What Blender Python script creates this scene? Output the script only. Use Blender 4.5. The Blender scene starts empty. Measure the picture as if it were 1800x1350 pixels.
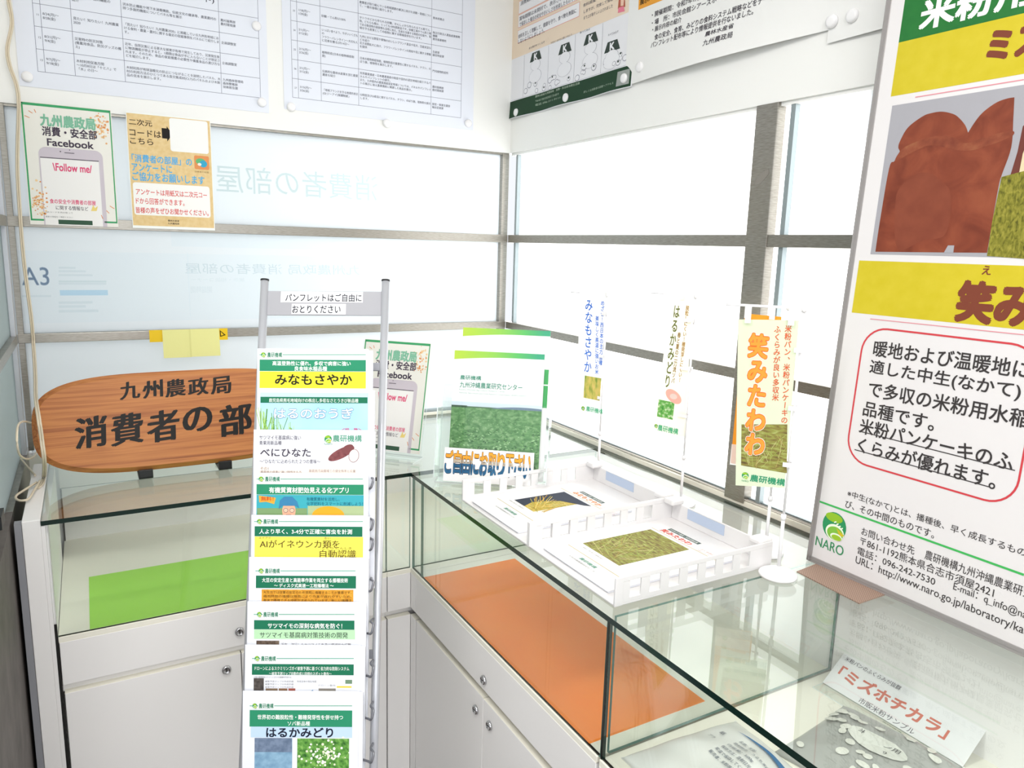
import bpy, bmesh, math, random
from mathutils import Vector, Matrix, Euler
rnd = random.Random(7)
SC = bpy.context.scene
COL = SC.collection
# ------------------------------------------------------------------ camera, world, light, exposure
CAM = Vector((-1.300, -2.326, 1.62)); FPX = 1306.14
cam_d = bpy.data.cameras.new('camera'); cam = bpy.data.objects.new('camera', cam_d); COL.objects.link(cam)
cam.location = CAM; cam.rotation_euler = (1.3892927, -0.0285494, -0.5155165)
cam_d.sensor_width = 36; cam_d.lens = FPX / 1800 * 36; cam_d.clip_start = 0.02
SC.camera = cam
SC.view_settings.view_transform = 'Standard'; SC.view_settings.look = 'None'
SC.view_settings.gamma = 1; SC.view_settings.exposure = 0.0; SC.view_settings.use_curve_mapping = False
SC.cycles.transparent_max_bounces = 40; SC.cycles.max_bounces = 10
SC.cycles.caustics_reflective = False; SC.cycles.caustics_refractive = False
SC.cycles.sample_clamp_indirect = 6
W = bpy.data.worlds.new('World'); SC.world = W; W.use_nodes = True
W.node_tree.nodes['Background'].inputs[0].default_value = (0.93, 0.96, 1.0, 1)
W.node_tree.nodes['Background'].inputs[1].default_value = 1.0
WIN = 2.2            # brightness of the daylit frosted glass on the right
def area(name, loc, target, sx, sy, power, color=(1, 1, 1)):
    d = bpy.data.lights.new(name, 'AREA'); d.shape = 'RECTANGLE'; d.size = sx; d.size_y = sy; d.energy = power; d.color = color
    o = bpy.data.objects.new(name, d); COL.objects.link(o); o.location = loc
    o.rotation_euler = (Vector(target) - Vector(loc)).to_track_quat('-Z', 'Y').to_euler(); return o
# daylight reaching the frosted glass of the back wall from the far side, strongest by the corner
area('daylight_behind_glass', (0.15, 1.15, 1.7), (-0.35, 0.05, 1.5), 1.3, 1.2, 29, (0.97, 0.99, 1.0))
area('corridor_light_behind_glass', (-1.2, 1.8, 2.4), (-1.2, 0.05, 1.5), 1.2, 0.8, 6, (0.92, 0.97, 1.0))
# fill light added behind the viewer to brighten the fronts that face it
area('front_fill_light', (-1.6, -5.1, 1.5), (-1.0, 0, 1.2), 3.6, 2.3, 46, (0.97, 0.98, 1.0))
CEIL_LAMPS = [(-1.55, -1.55), (-0.75, -2.6), (-2.2, -3.2)]
for lx, ly in CEIL_LAMPS:
    area('ceiling_lamp_light', (lx, ly, 2.66), (lx, ly, 0), 1.1, 0.24, 18, (1.0, 0.98, 0.95))

# ------------------------------------------------------------------ materials
def lin(c): return c / 12.92 if c <= 0.04045 else ((c + 0.055) / 1.055) ** 2.4
def hexc(h):
    h = h.lstrip('#'); h = ''.join(c * 2 for c in h) if len(h) == 3 else h
    return tuple(lin(int(h[i:i + 2], 16) / 255) for i in (0, 2, 4)) + (1,)
_m = {}
def mat(name, col, rough=0.6, metal=0.0, spec=0.3, coat=0.0):
    if name in _m: return _m[name]
    m = bpy.data.materials.new(name); m.use_nodes = True; b = m.node_tree.nodes['Principled BSDF']
    b.inputs['Base Color'].default_value = hexc(col) if isinstance(col, str) else col
    b.inputs['Roughness'].default_value = rough; b.inputs['Metallic'].default_value = metal
    b.inputs['Specular IOR Level'].default_value = spec; b.inputs['Coat Weight'].default_value = coat
    _m[name] = m; return m
def ink(col):
    if not isinstance(col, str): return col
    return mat('print ' + col, col, 0.65, 0, 0.2)
def nodes(m): return m.node_tree.nodes, m.node_tree.links
def noisy(name, stops, scale=30, detail=6, stretch=(1, 1, 1), rough=0.6, dist=0.0, spec=0.2, rot=0.0, metal=0.0, bump=0.0, wave=None):
    """colour ramp over stretched noise, in object space"""
    if name in _m: return _m[name]
    m = bpy.data.materials.new(name); m.use_nodes = True; N, L = nodes(m); b = N['Principled BSDF']
    tc = N.new('ShaderNodeTexCoord'); mp = N.new('ShaderNodeMapping'); mp.inputs['Scale'].default_value = stretch; mp.inputs['Rotation'].default_value = (0, 0, rot)
    L.new(tc.outputs['Object'], mp.inputs[0])
    t = N.new('ShaderNodeTexNoise'); t.inputs['Scale'].default_value = scale; t.inputs['Detail'].default_value = detail; t.inputs['Distortion'].default_value = dist
    L.new(mp.outputs[0], t.inputs['Vector']); r = N.new('ShaderNodeValToRGB'); L.new(t.outputs[0], r.inputs[0])
    e = r.color_ramp.elements
    while len(e) < len(stops): e.new(0.5)
    for k, (p, c) in enumerate(stops): e[k].position = p; e[k].color = hexc(c)
    L.new(r.outputs[0], b.inputs['Base Color']); b.inputs['Roughness'].default_value = rough; b.inputs['Specular IOR Level'].default_value = spec; b.inputs['Metallic'].default_value = metal
    if bump:
        bp = N.new('ShaderNodeBump'); bp.inputs['Strength'].default_value = bump; bp.inputs['Distance'].default_value = 0.002
        L.new(t.outputs[0], bp.inputs['Height']); L.new(bp.outputs[0], b.inputs['Normal'])
    _m[name] = m; return m
def glassmat(name, tint, r0=0.04, rough=0.0):
    m = bpy.data.materials.new(name); m.use_nodes = True; N, L = nodes(m); N.remove(N['Principled BSDF'])
    lw = N.new('ShaderNodeLayerWeight'); lw.inputs[0].default_value = 0.5
    pw = N.new('ShaderNodeMath'); pw.operation = 'POWER'; pw.inputs[1].default_value = 5; L.new(lw.outputs['Facing'], pw.inputs[0])
    ma = N.new('ShaderNodeMath'); ma.operation = 'MULTIPLY_ADD'; ma.inputs[1].default_value = 1 - r0; ma.inputs[2].default_value = r0; L.new(pw.outputs[0], ma.inputs[0])
    tr = N.new('ShaderNodeBsdfTransparent'); tr.inputs[0].default_value = tint + (1,)
    gl = N.new('ShaderNodeBsdfGlossy'); gl.inputs['Roughness'].default_value = rough; gl.inputs[0].default_value = (0.95, 1, 0.97, 1)
    mx = N.new('ShaderNodeMixShader'); L.new(ma.outputs[0], mx.inputs[0]); L.new(tr.outputs[0], mx.inputs[1]); L.new(gl.outputs[0], mx.inputs[2])
    L.new(mx.outputs[0], N['Material Output'].inputs[0]); return m
GLASS = glassmat('clear showcase glass', (0.968, 0.986, 0.976))
ACRYL = glassmat('clear acrylic', (0.975, 0.985, 0.98))
FILM = glassmat('clear film cover', (0.99, 0.99, 0.99), 0.03, 0.05)
GEDGE = mat('green glass edge', '#0b2620', 0.15, 0, 0.5)
GEDGE2 = mat('pale green glass edge', '#5d8379', 0.15, 0, 0.5)
AEDGE = mat('acrylic edge', '#e4ecec', 0.2, 0, 0.5)
def inkfilm(name, tint):
    m = bpy.data.materials.new(name); m.use_nodes = True; N, L = nodes(m); N.remove(N['Principled BSDF'])
    t = N.new('ShaderNodeBsdfTransparent'); t.inputs[0].default_value = tint + (1,); L.new(t.outputs[0], N['Material Output'].inputs[0]); return m
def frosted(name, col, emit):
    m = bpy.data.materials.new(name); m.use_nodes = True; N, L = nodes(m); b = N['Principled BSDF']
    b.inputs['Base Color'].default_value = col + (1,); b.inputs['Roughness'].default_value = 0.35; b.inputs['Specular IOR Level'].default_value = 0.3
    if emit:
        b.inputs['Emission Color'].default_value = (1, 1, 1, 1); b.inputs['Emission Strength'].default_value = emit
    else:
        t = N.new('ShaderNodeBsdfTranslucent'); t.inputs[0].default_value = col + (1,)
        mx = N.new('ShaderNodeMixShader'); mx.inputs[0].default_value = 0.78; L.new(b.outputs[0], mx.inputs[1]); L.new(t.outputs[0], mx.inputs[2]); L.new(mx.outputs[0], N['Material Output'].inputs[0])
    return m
PANE_R = frosted('daylit frosted glass', (0.8, 0.82, 0.82), WIN)
PANE_B = frosted('blue white frosted glass', (0.85, 0.875, 0.885), 0)
PAINT = mat('white painted panel', '#f1f1ee', 0.45, 0, 0.3)
LAM = mat('white laminate', '#f2f0ee', 0.4, 0, 0.35)
LAM2 = mat('cream laminate edge', '#f3f0e2', 0.4, 0, 0.3)
STEEL = noisy('brushed stainless steel', [(0.3, '#8b877e'), (0.7, '#a5a199')], 60, 3, (1, 1, 12), 0.32, 0, 0.5, 0, 0.85)
CHROME = mat('chrome', '#c9c9cc', 0.15, 1.0)
ALU = mat('silver tube', '#c6c8ce', 0.3, 0.45)
DARK = mat('dark gap', '#1d1c1a', 0.7)
DARKP = noisy('dark brown grey panel', [(0.3, '#55504d'), (0.7, '#6f6965')], 14, 5, (1, 1, 1), 0.6)
PAPER = mat('white paper', '#f6f6f6', 0.7, 0, 0.2)
SHEETP = mat('cool white paper', '#e6eaf4', 0.6, 0, 0.25)
WPLAST = mat('white plastic', '#f0eff0', 0.35, 0, 0.4); TRAYP = mat('tray plastic', '#e3e1e1', 0.35, 0, 0.35)
BLACKP = mat('black plastic', '#1b1b1c', 0.4, 0, 0.4)
CORD = mat('ivory cord', '#d8cbb4', 0.5)

# ------------------------------------------------------------------ geometry helpers
def tag(o, label=None, cat=None, group=None, kind=None):
    if label: o['label'] = label
    if cat: o['category'] = cat
    if group: o['group'] = group
    if kind: o['kind'] = kind
    return o
def empty(name, loc=(0, 0, 0), rot=None):
    o = bpy.data.objects.new(name, None); o.empty_display_size = 0.02; COL.objects.link(o); o.location = loc
    if rot is not None: o.rotation_euler = rot
    return o
def setparent(o, p):
    o.parent = p
    if p is not None:
        bpy.context.view_layer.update(); o.matrix_parent_inverse = p.matrix_world.inverted()
class MB:
    def __init__(s): s.bm = bmesh.new(); s.mats = []
    def mi(s, m):
        if m not in s.mats: s.mats.append(m)
        return s.mats.index(m)
    def _fin(s, verts, m, xf=None, smooth=False):
        i = s.mi(m); fs = set()
        for v in verts:
            for f in v.link_faces: fs.add(f)
        for f in fs: f.material_index = i; f.smooth = smooth
        if xf is not None:
            for v in verts: v.co = xf @ v.co
    def box(s, lo, hi, m, bev=0.0, xf=None, edge=None, axis=None, seg=2):
        lo, hi = [min(a, b) for a, b in zip(lo, hi)], [max(a, b) for a, b in zip(lo, hi)]
        r = bmesh.ops.create_cube(s.bm, size=1); vs = r['verts']
        for v in vs: v.co = Vector([lo[k] + (v.co[k] + 0.5) * (hi[k] - lo[k]) for k in range(3)])
        if bev:
            es = list({e for v in vs for e in v.link_edges})
            rr = bmesh.ops.bevel(s.bm, geom=es, offset=bev, segments=seg, affect='EDGES', profile=0.5)
            vs = list({v for f in rr['faces'] for v in f.verts} | {v for v in vs if v.is_valid})
        i = s.mi(m); fs = {f for v in vs for f in v.link_faces}
        for f in fs:
            f.material_index = i
            if edge is not None:      # glass sheet: rim faces get the edge material
                f.normal_update()
                if abs(f.normal[axis]) < 0.5: f.material_index = s.mi(edge)
        if xf is not None:
            for v in vs: v.co = xf @ v.co
        return vs
    def prism(s, pts, z0, z1, m, xf=None, side=None):
        b = [s.bm.verts.new((p[0], p[1], z0)) for p in pts]; t = [s.bm.verts.new((p[0], p[1], z1)) for p in pts]; n = len(pts)
        i = s.mi(m); j = s.mi(side) if side else i
        f = s.bm.faces.new(t); f.material_index = i
        f = s.bm.faces.new(b[::-1]); f.material_index = i
        for k in range(n):
            f = s.bm.faces.new((b[k], b[(k + 1) % n], t[(k + 1) % n], t[k])); f.material_index = j
        if xf is not None:
            for v in b + t: v.co = xf @ v.co
    def lathe(s, prof, m, seg=28, xf=None):
        rings = []
        for r, z in prof:
            rings.append([s.bm.verts.new((r * math.cos(2 * math.pi * k / seg), r * math.sin(2 * math.pi * k / seg), z)) for k in range(seg)])
        i = s.mi(m); allv = [v for q in rings for v in q]
        for a, b in zip(rings, rings[1:]):
            for k in range(seg):
                f = s.bm.faces.new((a[k], a[(k + 1) % seg], b[(k + 1) % seg], b[k])); f.material_index = i; f.smooth = True
        for q, rev in ((rings[0], True), (rings[-1], False)):
            f = s.bm.faces.new(q[::-1] if rev else q); f.material_index = i
        if xf is not None:
            for v in allv: v.co = xf @ v.co
    def tube(s, pts, r, m, seg=10, closed=False):
        pts = [Vector(p) for p in pts]; n = len(pts); i = s.mi(m); rings = []; up = Vector((0.13, 0.27, 0.95)).normalized()
        for k, p in enumerate(pts):
            a = pts[(k - 1) % n] if (closed or k) else p; b = pts[(k + 1) % n] if (closed or k < n - 1) else p
            t = (b - a).normalized(); x = t.cross(up)
            if x.length < 1e-3: x = t.cross(Vector((1, 0, 0)))
            x.normalize(); y = t.cross(x); up = x.cross(t) if False else up
            rings.append([s.bm.verts.new(p + x * r * math.cos(2 * math.pi * q / seg) + y * r * math.sin(2 * math.pi * q / seg)) for q in range(seg)])
        pr = list(zip(rings, rings[1:])) + ([(rings[-1], rings[0])] if closed else [])
        for a, b in pr:
            for q in range(seg):
                f = s.bm.faces.new((a[q], a[(q + 1) % seg], b[(q + 1) % seg], b[q])); f.material_index = i; f.smooth = True
        if not closed:
            for q in (rings[0], rings[-1]):
                f = s.bm.faces.new(q); f.material_index = i
    def build(s, name, parent=None, loc=None):
        bmesh.ops.recalc_face_normals(s.bm, faces=s.bm.faces[:])
        me = bpy.data.meshes.new(name); s.bm.to_mesh(me); s.bm.free()
        for m in s.mats: me.materials.append(m)
        o = bpy.data.objects.new(name, me); COL.objects.link(o)
        if loc is not None:
            me.transform(Matrix.Translation(-Vector(loc))); o.location = loc
        if parent is not None: setparent(o, parent)
        return o
def one(name, fn, parent=None, loc=None):
    b = MB(); fn(b); return b.build(name, parent, loc)
def spline(pts, n=8):
    P = [Vector(p) for p in pts]; out = []
    for k in range(len(P) - 1):
        a = P[max(k - 1, 0)]; b = P[k]; c = P[k + 1]; d = P[min(k + 2, len(P) - 1)]
        for q in range(n):
            t = q / n; out.append(0.5 * ((2 * b) + (c - a) * t + (2 * a - 5 * b + 4 * c - d) * t * t + (3 * b - a - 3 * c + d) * t ** 3))
    return out + [P[-1]]
# pixel of the 1800x1350 frame -> point on a real plane of the room
ROT = Euler((1.3892927, -0.0285494, -0.5155165)).to_matrix()
def ray(p): return ROT @ Vector(((p[0] - 900) / FPX, -(p[1] - 675) / FPX, -1))
def onplane(p, p0, n):
    d = ray(p); n = Vector(n); return CAM + d * ((Vector(p0) - CAM).dot(n) / d.dot(n))
def onz(p, z): return onplane(p, (0, 0, z), (0, 0, 1))
def ony(p, y): return onplane(p, (0, y, 0), (0, 1, 0))
def onx(p, x): return onplane(p, (x, 0, 0), (1, 0, 0))
# ------------------------------------------------------------------ lettering
_tc = {}
def glyphs0(s):
    if s in _tc: return _tc[s]
    c = bpy.data.curves.new('t', 'FONT'); c.body = s; c.size = 1; c.resolution_u = 4; c.fill_mode = 'FRONT'
    o = bpy.data.objects.new('t', c); me = bpy.data.meshes.new_from_object(o)
    V = [(v.co.x, v.co.y, 0.0) for v in me.vertices]; F = [tuple(p.vertices) for p in me.polygons]
    bpy.data.objects.remove(o); bpy.data.curves.remove(c); bpy.data.meshes.remove(me)
    _tc[s] = (V, F); return _tc[s]
def glyphs(s, bold=0.0):
    k = (s, round(bold, 4))
    if k in _tc: return _tc[k]
    V0, F0 = glyphs0(s); V, F = list(V0), list(F0)
    if bold:      # heavier strokes: the outline repeated a hair to each side
        V, F = [], []
        sh = [(-bold, 0), (bold, 0)] if bold < 0.012 else [(-bold, -bold), (bold, -bold), (bold, bold), (-bold, bold)]
        if bold < 0: q = -bold; sh = [(-q, -.25 * q), (-q * .4, .1 * q), (q * .4, -.1 * q), (q, .25 * q), (.7 * q, -.5 * q)]
        if bold > 0.03: sh += [(-bold * 1.3, 0), (bold * 1.3, 0), (0, bold * 1.3), (0, -bold * 1.3)]
        for q_, (dx, dy) in enumerate(sh):
            n = len(V); V += [(x + dx, y + dy, q_ * 0.000016) for x, y, _ in V0]; F += [tuple(n + q for q in f) for f in F0]
    xs = [v[0] for v in V] or [0, 1]; ys = [v[1] for v in V] or [0, 1]
    _tc[k] = (V, F, min(xs), max(xs), min(ys), max(ys)); return _tc[k]
LAYER = 0.00016
class Sheet:
    """a printed sheet: p0 lower left corner, u right, v up, w x h metres; one mesh, print laid on as thin layers"""
    def __init__(s, name, p0, u, v, w, h, base=None, thick=0.0006, mapper=None, bend=None, back=None):
        s.name = name; s.p0 = Vector(p0); s.u = Vector(u).normalized(); s.v = Vector(v); s.v = (s.v - s.u * s.v.dot(s.u)).normalized()
        s.n = s.u.cross(s.v); s.w = w; s.h = h; s.t = thick; s.mapper = mapper; s.bend = bend
        s.V = []; s.F = []; s.I = []; s.mats = []; base = base or PAPER; s.base = base
        if bend:
            s.grid(0, 0, w, h, base, 0)
            k = len(s.V); s.grid(0, 0, w, h, back or base, -thick / LAYER)
        else:
            i = s.mi(base); j = s.mi(back or base); b = len(s.V)
            for z in (0, thick): s.V += [(0, 0, z), (w, 0, z), (w, h, z), (0, h, z)]
            s.F += [(b + 4, b + 5, b + 6, b + 7), (b + 3, b + 2, b + 1, b), (b, b + 1, b + 5, b + 4), (b + 1, b + 2, b + 6, b + 5), (b + 2, b + 3, b + 7, b + 6), (b + 3, b, b + 4, b + 7)]
            s.I += [i, j, i, i, i, i]
    def mi(s, m):
        m = ink(m)
        if m not in s.mats: s.mats.append(m)
        return s.mats.index(m)
    def loc(s, p):
        if s.mapper: return s.mapper(p)
        q = onplane(p, s.p0 + s.n * s.t, s.n) - s.p0; return (q.dot(s.u), q.dot(s.v))
    def z(s, lay): return s.t + lay * LAYER
    def grid(s, x0, y0, x1, y1, col, lay):
        nx = max(12, int((x1 - x0) / .007)); ny = max(8, int((y1 - y0) / .007))
        i = s.mi(col); b = len(s.V); z = s.z(lay)
        for a in range(ny + 1):
            for c in range(nx + 1): s.V.append((x0 + (x1 - x0) * c / nx, y0 + (y1 - y0) * a / ny, z))
        for a in range(ny):
            for c in range(nx):
                q = b + a * (nx + 1) + c; s.F.append((q, q + 1, q + nx + 2, q + nx + 1)); s.I.append(i)
    def R(s, x0, y0, x1, y1, col, lay=1):
        x0, x1 = sorted((x0, x1)); y0, y1 = sorted((y0, y1))
        x0 = max(x0, 0); y0 = max(y0, 0); x1 = min(x1, s.w); y1 = min(y1, s.h)
        if x1 <= x0 or y1 <= y0: return
        if s.bend: s.grid(x0, y0, x1, y1, col, lay); return
        b = len(s.V); z = s.z(lay); s.V += [(x0, y0, z), (x1, y0, z), (x1, y1, z), (x0, y1, z)]; s.F.append((b, b + 1, b + 2, b + 3)); s.I.append(s.mi(col))
    def rect(s, lt, rb, col, lay=1):
        a = s.loc(lt); b = s.loc(rb); s.R(a[0], b[1], b[0], a[1], col, lay); return (a[0], b[1], b[0], a[1])
    def P(s, pts, col, lay=1):
        s.jit = (getattr(s, 'jit', 0) + 1) % 10
        b = len(s.V); z = s.z(lay) + s.jit * .000012; A = sum(p[0] * q[1] - q[0] * p[1] for p, q in zip(pts, pts[1:] + pts[:1]))
        if A < 0: pts = pts[::-1]
        s.V += [(x, y, z) for x, y in pts]; s.F.append(tuple(range(b, b + len(pts)))); s.I.append(s.mi(col))
    def poly(s, pts, col, lay=1): s.P([s.loc(p) for p in pts], col, lay)
    def spoly(s, pts, col, lay=1):
        P = [Vector(s.loc(p)) for p in pts]; n = len(P); out = []
        for k in range(n):
            a, b, c, d = P[k - 1], P[k], P[(k + 1) % n], P[(k + 2) % n]
            if (c - b).length < 1e-6: continue
            for q in range(5):
                t = q / 5; out.append(tuple(0.5 * ((2 * b) + (c - a) * t + (2 * a - 5 * b + 4 * c - d) * t * t + (3 * b - a - 3 * c + d) * t ** 3)))
        s.P(out, col, lay)
    def line(s, a, b, wd, col, lay=1, px=True):
        if px: a = s.loc(a); b = s.loc(b)
        a = Vector(a); b = Vector(b); d = (b - a).normalized(); n = Vector((-d.y, d.x)) * wd / 2
        s.P([tuple(a - n), tuple(b - n), tuple(b + n), tuple(a + n)], col, lay)
    def ell(s, c, rx, ry, col, lay=1, a0=0, a1=360, n=24, rot=0):
        cr, sr = math.cos(math.radians(rot)), math.sin(math.radians(rot)); pts = []
        for k in range(n + (a1 - a0 < 360)):
            a = math.radians(a0 + (a1 - a0) * k / n); x, y = rx * math.cos(a), ry * math.sin(a); pts.append((c[0] + x * cr - y * sr, c[1] + x * sr + y * cr))
        s.P(pts, col, lay)
    def rrect(s, x0, y0, x1, y1, r, col, lay=1, line=0):
        pts = []
        for cx, cy, a in ((x1 - r, y1 - r, 0), (x0 + r, y1 - r, 90), (x0 + r, y0 + r, 180), (x1 - r, y0 + r, 270)):
            for k in range(9): pts.append((cx + r * math.cos(math.radians(a + k * 11.25)), cy + r * math.sin(math.radians(a + k * 11.25)), cx, cy))
        if not line: s.P([p[:2] for p in pts], col, lay); return
        n = len(pts); b = len(s.V); z = s.z(lay); i = s.mi(col)
        for x, y, cx, cy in pts:
            d = Vector((x - cx, y - cy)); d = d * (r - line) / r; s.V += [(x, y, z), (cx + d.x, cy + d.y, z)]
        for k in range(n):
            q = b + 2 * k; e = b + 2 * ((k + 1) % n); s.F.append((q, e, e + 1, q + 1)); s.I.append(i)
    def put(s, txt, x0, ytop, x1, h, col, lay=2, bold=0.0, mirror=False, shear=0.0, rise=0.0):
        V, F, a, b, c, d = glyphs(txt, bold)
        if not V: return
        sx = (x1 - x0) / (b - a); sy = h / (d - c); k = len(s.V); z = s.z(lay); i = s.mi(col)
        for x, y, dz in V:
            yy = (y - c) * sy; xx = (x - a) * sx
            if mirror: xx = (x1 - x0) - xx
            yy += rise * (xx - (x1 - x0) / 2)
            s.V.append((x0 + xx + yy * shear, ytop - h + yy, z + dz))
        for f in F:
            f = tuple(k + q for q in f); s.F.append(f[::-1] if mirror else f); s.I.append(i)
    def T(s, txt, lt, rt, hpx, col='#222222', lay=2, bold=0.0, mirror=False, shear=0.0, rise=0.0):
        a = s.loc(lt); b = s.loc(rt); c = s.loc((lt[0], lt[1] + hpx)); s.put(txt, a[0], a[1], b[0], a[1] - c[1], col, lay, bold, mirror, shear, rise)
    def block(s, lines, x0, ytop, em, lead, col='#333333', lay=2, xs=1.0, bold=0.0, maxw=None):
        for k, t in enumerate(lines):
            if not t: continue
            V, F, a, b, c, d = glyphs(t, bold); n = len(s.V); z = s.z(lay); i = s.mi(col); y = ytop - k * lead - em * 0.85
            q = xs
            if maxw and (b * em * xs) > maxw: q = maxw / (b * em)
            for vx, vy, dz in V: s.V.append((x0 + vx * em * q, y + vy * em, z + dz))
            for f in F: s.F.append(tuple(n + g for g in f)); s.I.append(i)
    def Vt(s, txt, top, bot, empx, col, lay=2, bold=0.0, sx=1.0):
        """vertical writing: centre of the column at its top and at its foot"""
        a = s.loc(top); b = s.loc(bot); e = abs(s.loc((top[0] + empx, top[1]))[0] - a[0]); n = len(txt); i = s.mi(col); z = s.z(lay)
        pit = (a[1] - b[1]) / n; xc = (a[0] + b[0]) / 2
        for k, ch in enumerate(txt):
            if ch in ' 　': continue
            V, F, x0, x1, y0, y1 = glyphs(ch, bold); q = len(s.V); cy = a[1] - pit * (k + 0.5)
            mx, my = (0.5, 0.38) if ch not in '!！' else ((x0 + x1) / 2, 0.38)
            for x, y, dz in V:
                dx, dy = (x - mx), (y - my)
                if ch in 'ー': dx, dy = -dy, dx; dx = -dx if False else dx
                if ch in '、。': dx, dy = dx + 0.55, dy + 0.5
                xk = a[0] + (b[0] - a[0]) * (k + .5) / n
                s.V.append((xk + dx * e * sx, cy + dy * pit, z + dz))
            for f in F: s.F.append(tuple(q + g for g in f)); s.I.append(i)
    def logo(s, c, r, lay=1):
        """round green mark: dark disc, pale leaf crescents"""
        q = s.loc(c); r = abs(s.loc((c[0] + r, c[1]))[0] - q[0])
        s.ell(q, r, r * 1.05, '#2f8f5b', lay); s.ell((q[0] - r * .1, q[1] + r * .62), r * .72, r * .34, '#8db92e', lay + 1)
        s.ell((q[0] + r * .12, q[1] - r * .45), r * .78, r * .62, '#e9f1dc', lay + 2); s.ell((q[0] + r * .16, q[1] - r * .5), r * .68, r * .5, '#7db942', lay + 3)
        s.P([(q[0] + r * .2, q[1] - r * .05), (q[0] + r * .95, q[1] - r * .42), (q[0] + r * .6, q[1] - r * .62)], '#c9b62c', lay + 4)
        s.ell((q[0] + r * .3, q[1] - r * .72), r * .5, r * .26, '#e9f1dc', lay + 5); s.ell((q[0] + r * .34, q[1] - r * .77), r * .42, r * .2, '#98bf33', lay + 6)
        for k in range(4): s.ell((q[0] + r * (.05 + .2 * k), q[1] + r * (.34 - .1 * k)), r * .12, r * .05, '#e9f1dc', lay + 3, rot=35)
    def done(s, label=None, cat=None, group=None, parent=None, kind=None):
        V = s.V
        if s.bend: V = [(x, y, z + s.bend(x, y)) for x, y, z in V]
        me = bpy.data.meshes.new(s.name); me.from_pydata(V, [], s.F)
        for m in s.mats: me.materials.append(m)
        me.polygons.foreach_set('material_index', s.I); me.update()
        o = bpy.data.objects.new(s.name, me); COL.objects.link(o)
        M = Matrix((s.u, s.v, s.n)).transposed().to_4x4(); M.translation = s.p0; o.matrix_world = M
        tag(o, label, cat, group, kind)
        if parent is not None: setparent(o, parent)
        return o
# ------------------------------------------------------------------ the setting
T = 1.0422; B = 0.7794; YF = -0.601; XF = -0.603; GT = 0.010
ZP, MT, MBt, LT_, LB_ = 1.9396, 1.6636, 1.637, 1.3591, 1.3348
def st(name, fn, parent=None):
    o = one(name, fn, parent); tag(o, kind='structure'); return o
st('floor', lambda b: b.box((-4.2, -5.2, -0.05), (0.9, 2.25, -0.0), noisy('grey brown floor tile', [(0.35, '#5a5450'), (0.65, '#77706a')], 9, 5, rough=0.45)))
st('ceiling', lambda b: b.box((-4.2, -5.2, 2.7), (0.9, 2.25, 2.75), PAINT))
st('wall_back', lambda b: (b.box((-1.50, 0, ZP), (0.04, 0.045, 2.7), PAINT), b.box((-1.50, 0.006, ZP - 0.006), (0.0, 0.03, ZP), STEEL), b.box((-1.50, 0.0, 0.0), (0.0, 0.05, T - 0.012), PAINT)))
st('wall_right', lambda b: (b.box((0, -2.45, ZP), (0.045, 0.0, 2.7), PAINT), b.box((0.006, -2.45, ZP - 0.008), (0.03, 0.0, ZP), PAINT), b.box((0.0, -2.45, 0.0), (0.05, 0.0, T - 0.012), PAINT)))
st('wall_left', lambda b: (b.box((-1.51, -0.515, 0), (-1.466, 0.045, T), STEEL), b.box((-1.51, -1.10, 0), (-1.466, -0.515, T), DARKP), b.box((-1.51, -1.10, ZP), (-1.466, 0.0, 2.7), PAINT), b.box((-1.466, -0.79, 1.098), (-1.459, -0.735, 1.122), BLACKP)))
def window(n):
    o = empty('window_%d' % n); o['kind'] = 'structure'; return o
w1 = window(1)
for z0, z1 in ((MT, ZP - 0.006), (LT_, MBt), (T - 0.01, LB_)):
    one('pane', lambda b: b.box((-1.46, 0.022, z0), (-0.012, 0.028, z1), PANE_B), w1)
for z0, z1 in ((MBt, MT), (LB_, LT_)):
    one('mullion', lambda b: b.box((-1.466, 0, z0), (-0.0005, 0.022, z1), STEEL, 0.001), w1)
one('post', lambda b: (b.box((-0.026, 0.003, T), (-0.0007, 0.028, ZP), STEEL, 0.001)), w1)
one('post', lambda b: (b.box((-1.4655, 0.002, T), (-1.452, 0.028, ZP), STEEL, 0.001)), w1)
w2 = window(2)
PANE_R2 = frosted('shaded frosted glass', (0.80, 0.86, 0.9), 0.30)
for z0, z1 in ((MT, ZP - 0.008), (LT_, MBt), (T + 0.012, LB_)):
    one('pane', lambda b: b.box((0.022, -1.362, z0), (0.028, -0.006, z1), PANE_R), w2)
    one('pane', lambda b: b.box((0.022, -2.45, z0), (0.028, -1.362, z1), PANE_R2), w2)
for z0, z1 in ((MBt, MT), (LB_, LT_)):
    one('mullion', lambda b: b.box((0.0, -2.45, z0), (0.022, -0.0005, z1), STEEL, 0.001), w2)
one('post', lambda b: b.box((-0.003, -1.1619, T + 0.006), (0.03, -1.1017, ZP), STEEL, 0.0015), w2)
SLIM = mat('blue grey slim bar', '#9aa5a8', 0.35, 0.5)
for y in (-0.036, -1.193):
    one('glazing_bar', lambda b: b.box((0.008, y - 0.006, T + 0.012), (0.022, y + 0.006, ZP - 0.004), SLIM), w2)
one('bottom_rail', lambda b: (b.box((-1.40, -0.012, T + .0003), (-0.001, 0.0, T + 0.009), LAM2, .001), b.box((-1.40, 0.004, T - 0.012), (-0.012, 0.0215, T + 0.016), SLIM)), w1)
one('sill', lambda b: b.box((0.0, -2.45, T - 0.02), (0.05, 0.0, T + 0.012), LAM2, 0.002), w2)
one('bottom_rail', lambda b: b.box((0.014, -2.45, T + 0.012), (0.022, -0.006, T + 0.019), SLIM), w2)
w3 = window(3)
PANE_L = frosted('grey green frosted glass', (0.66, 0.72, 0.71), 0)
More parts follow.
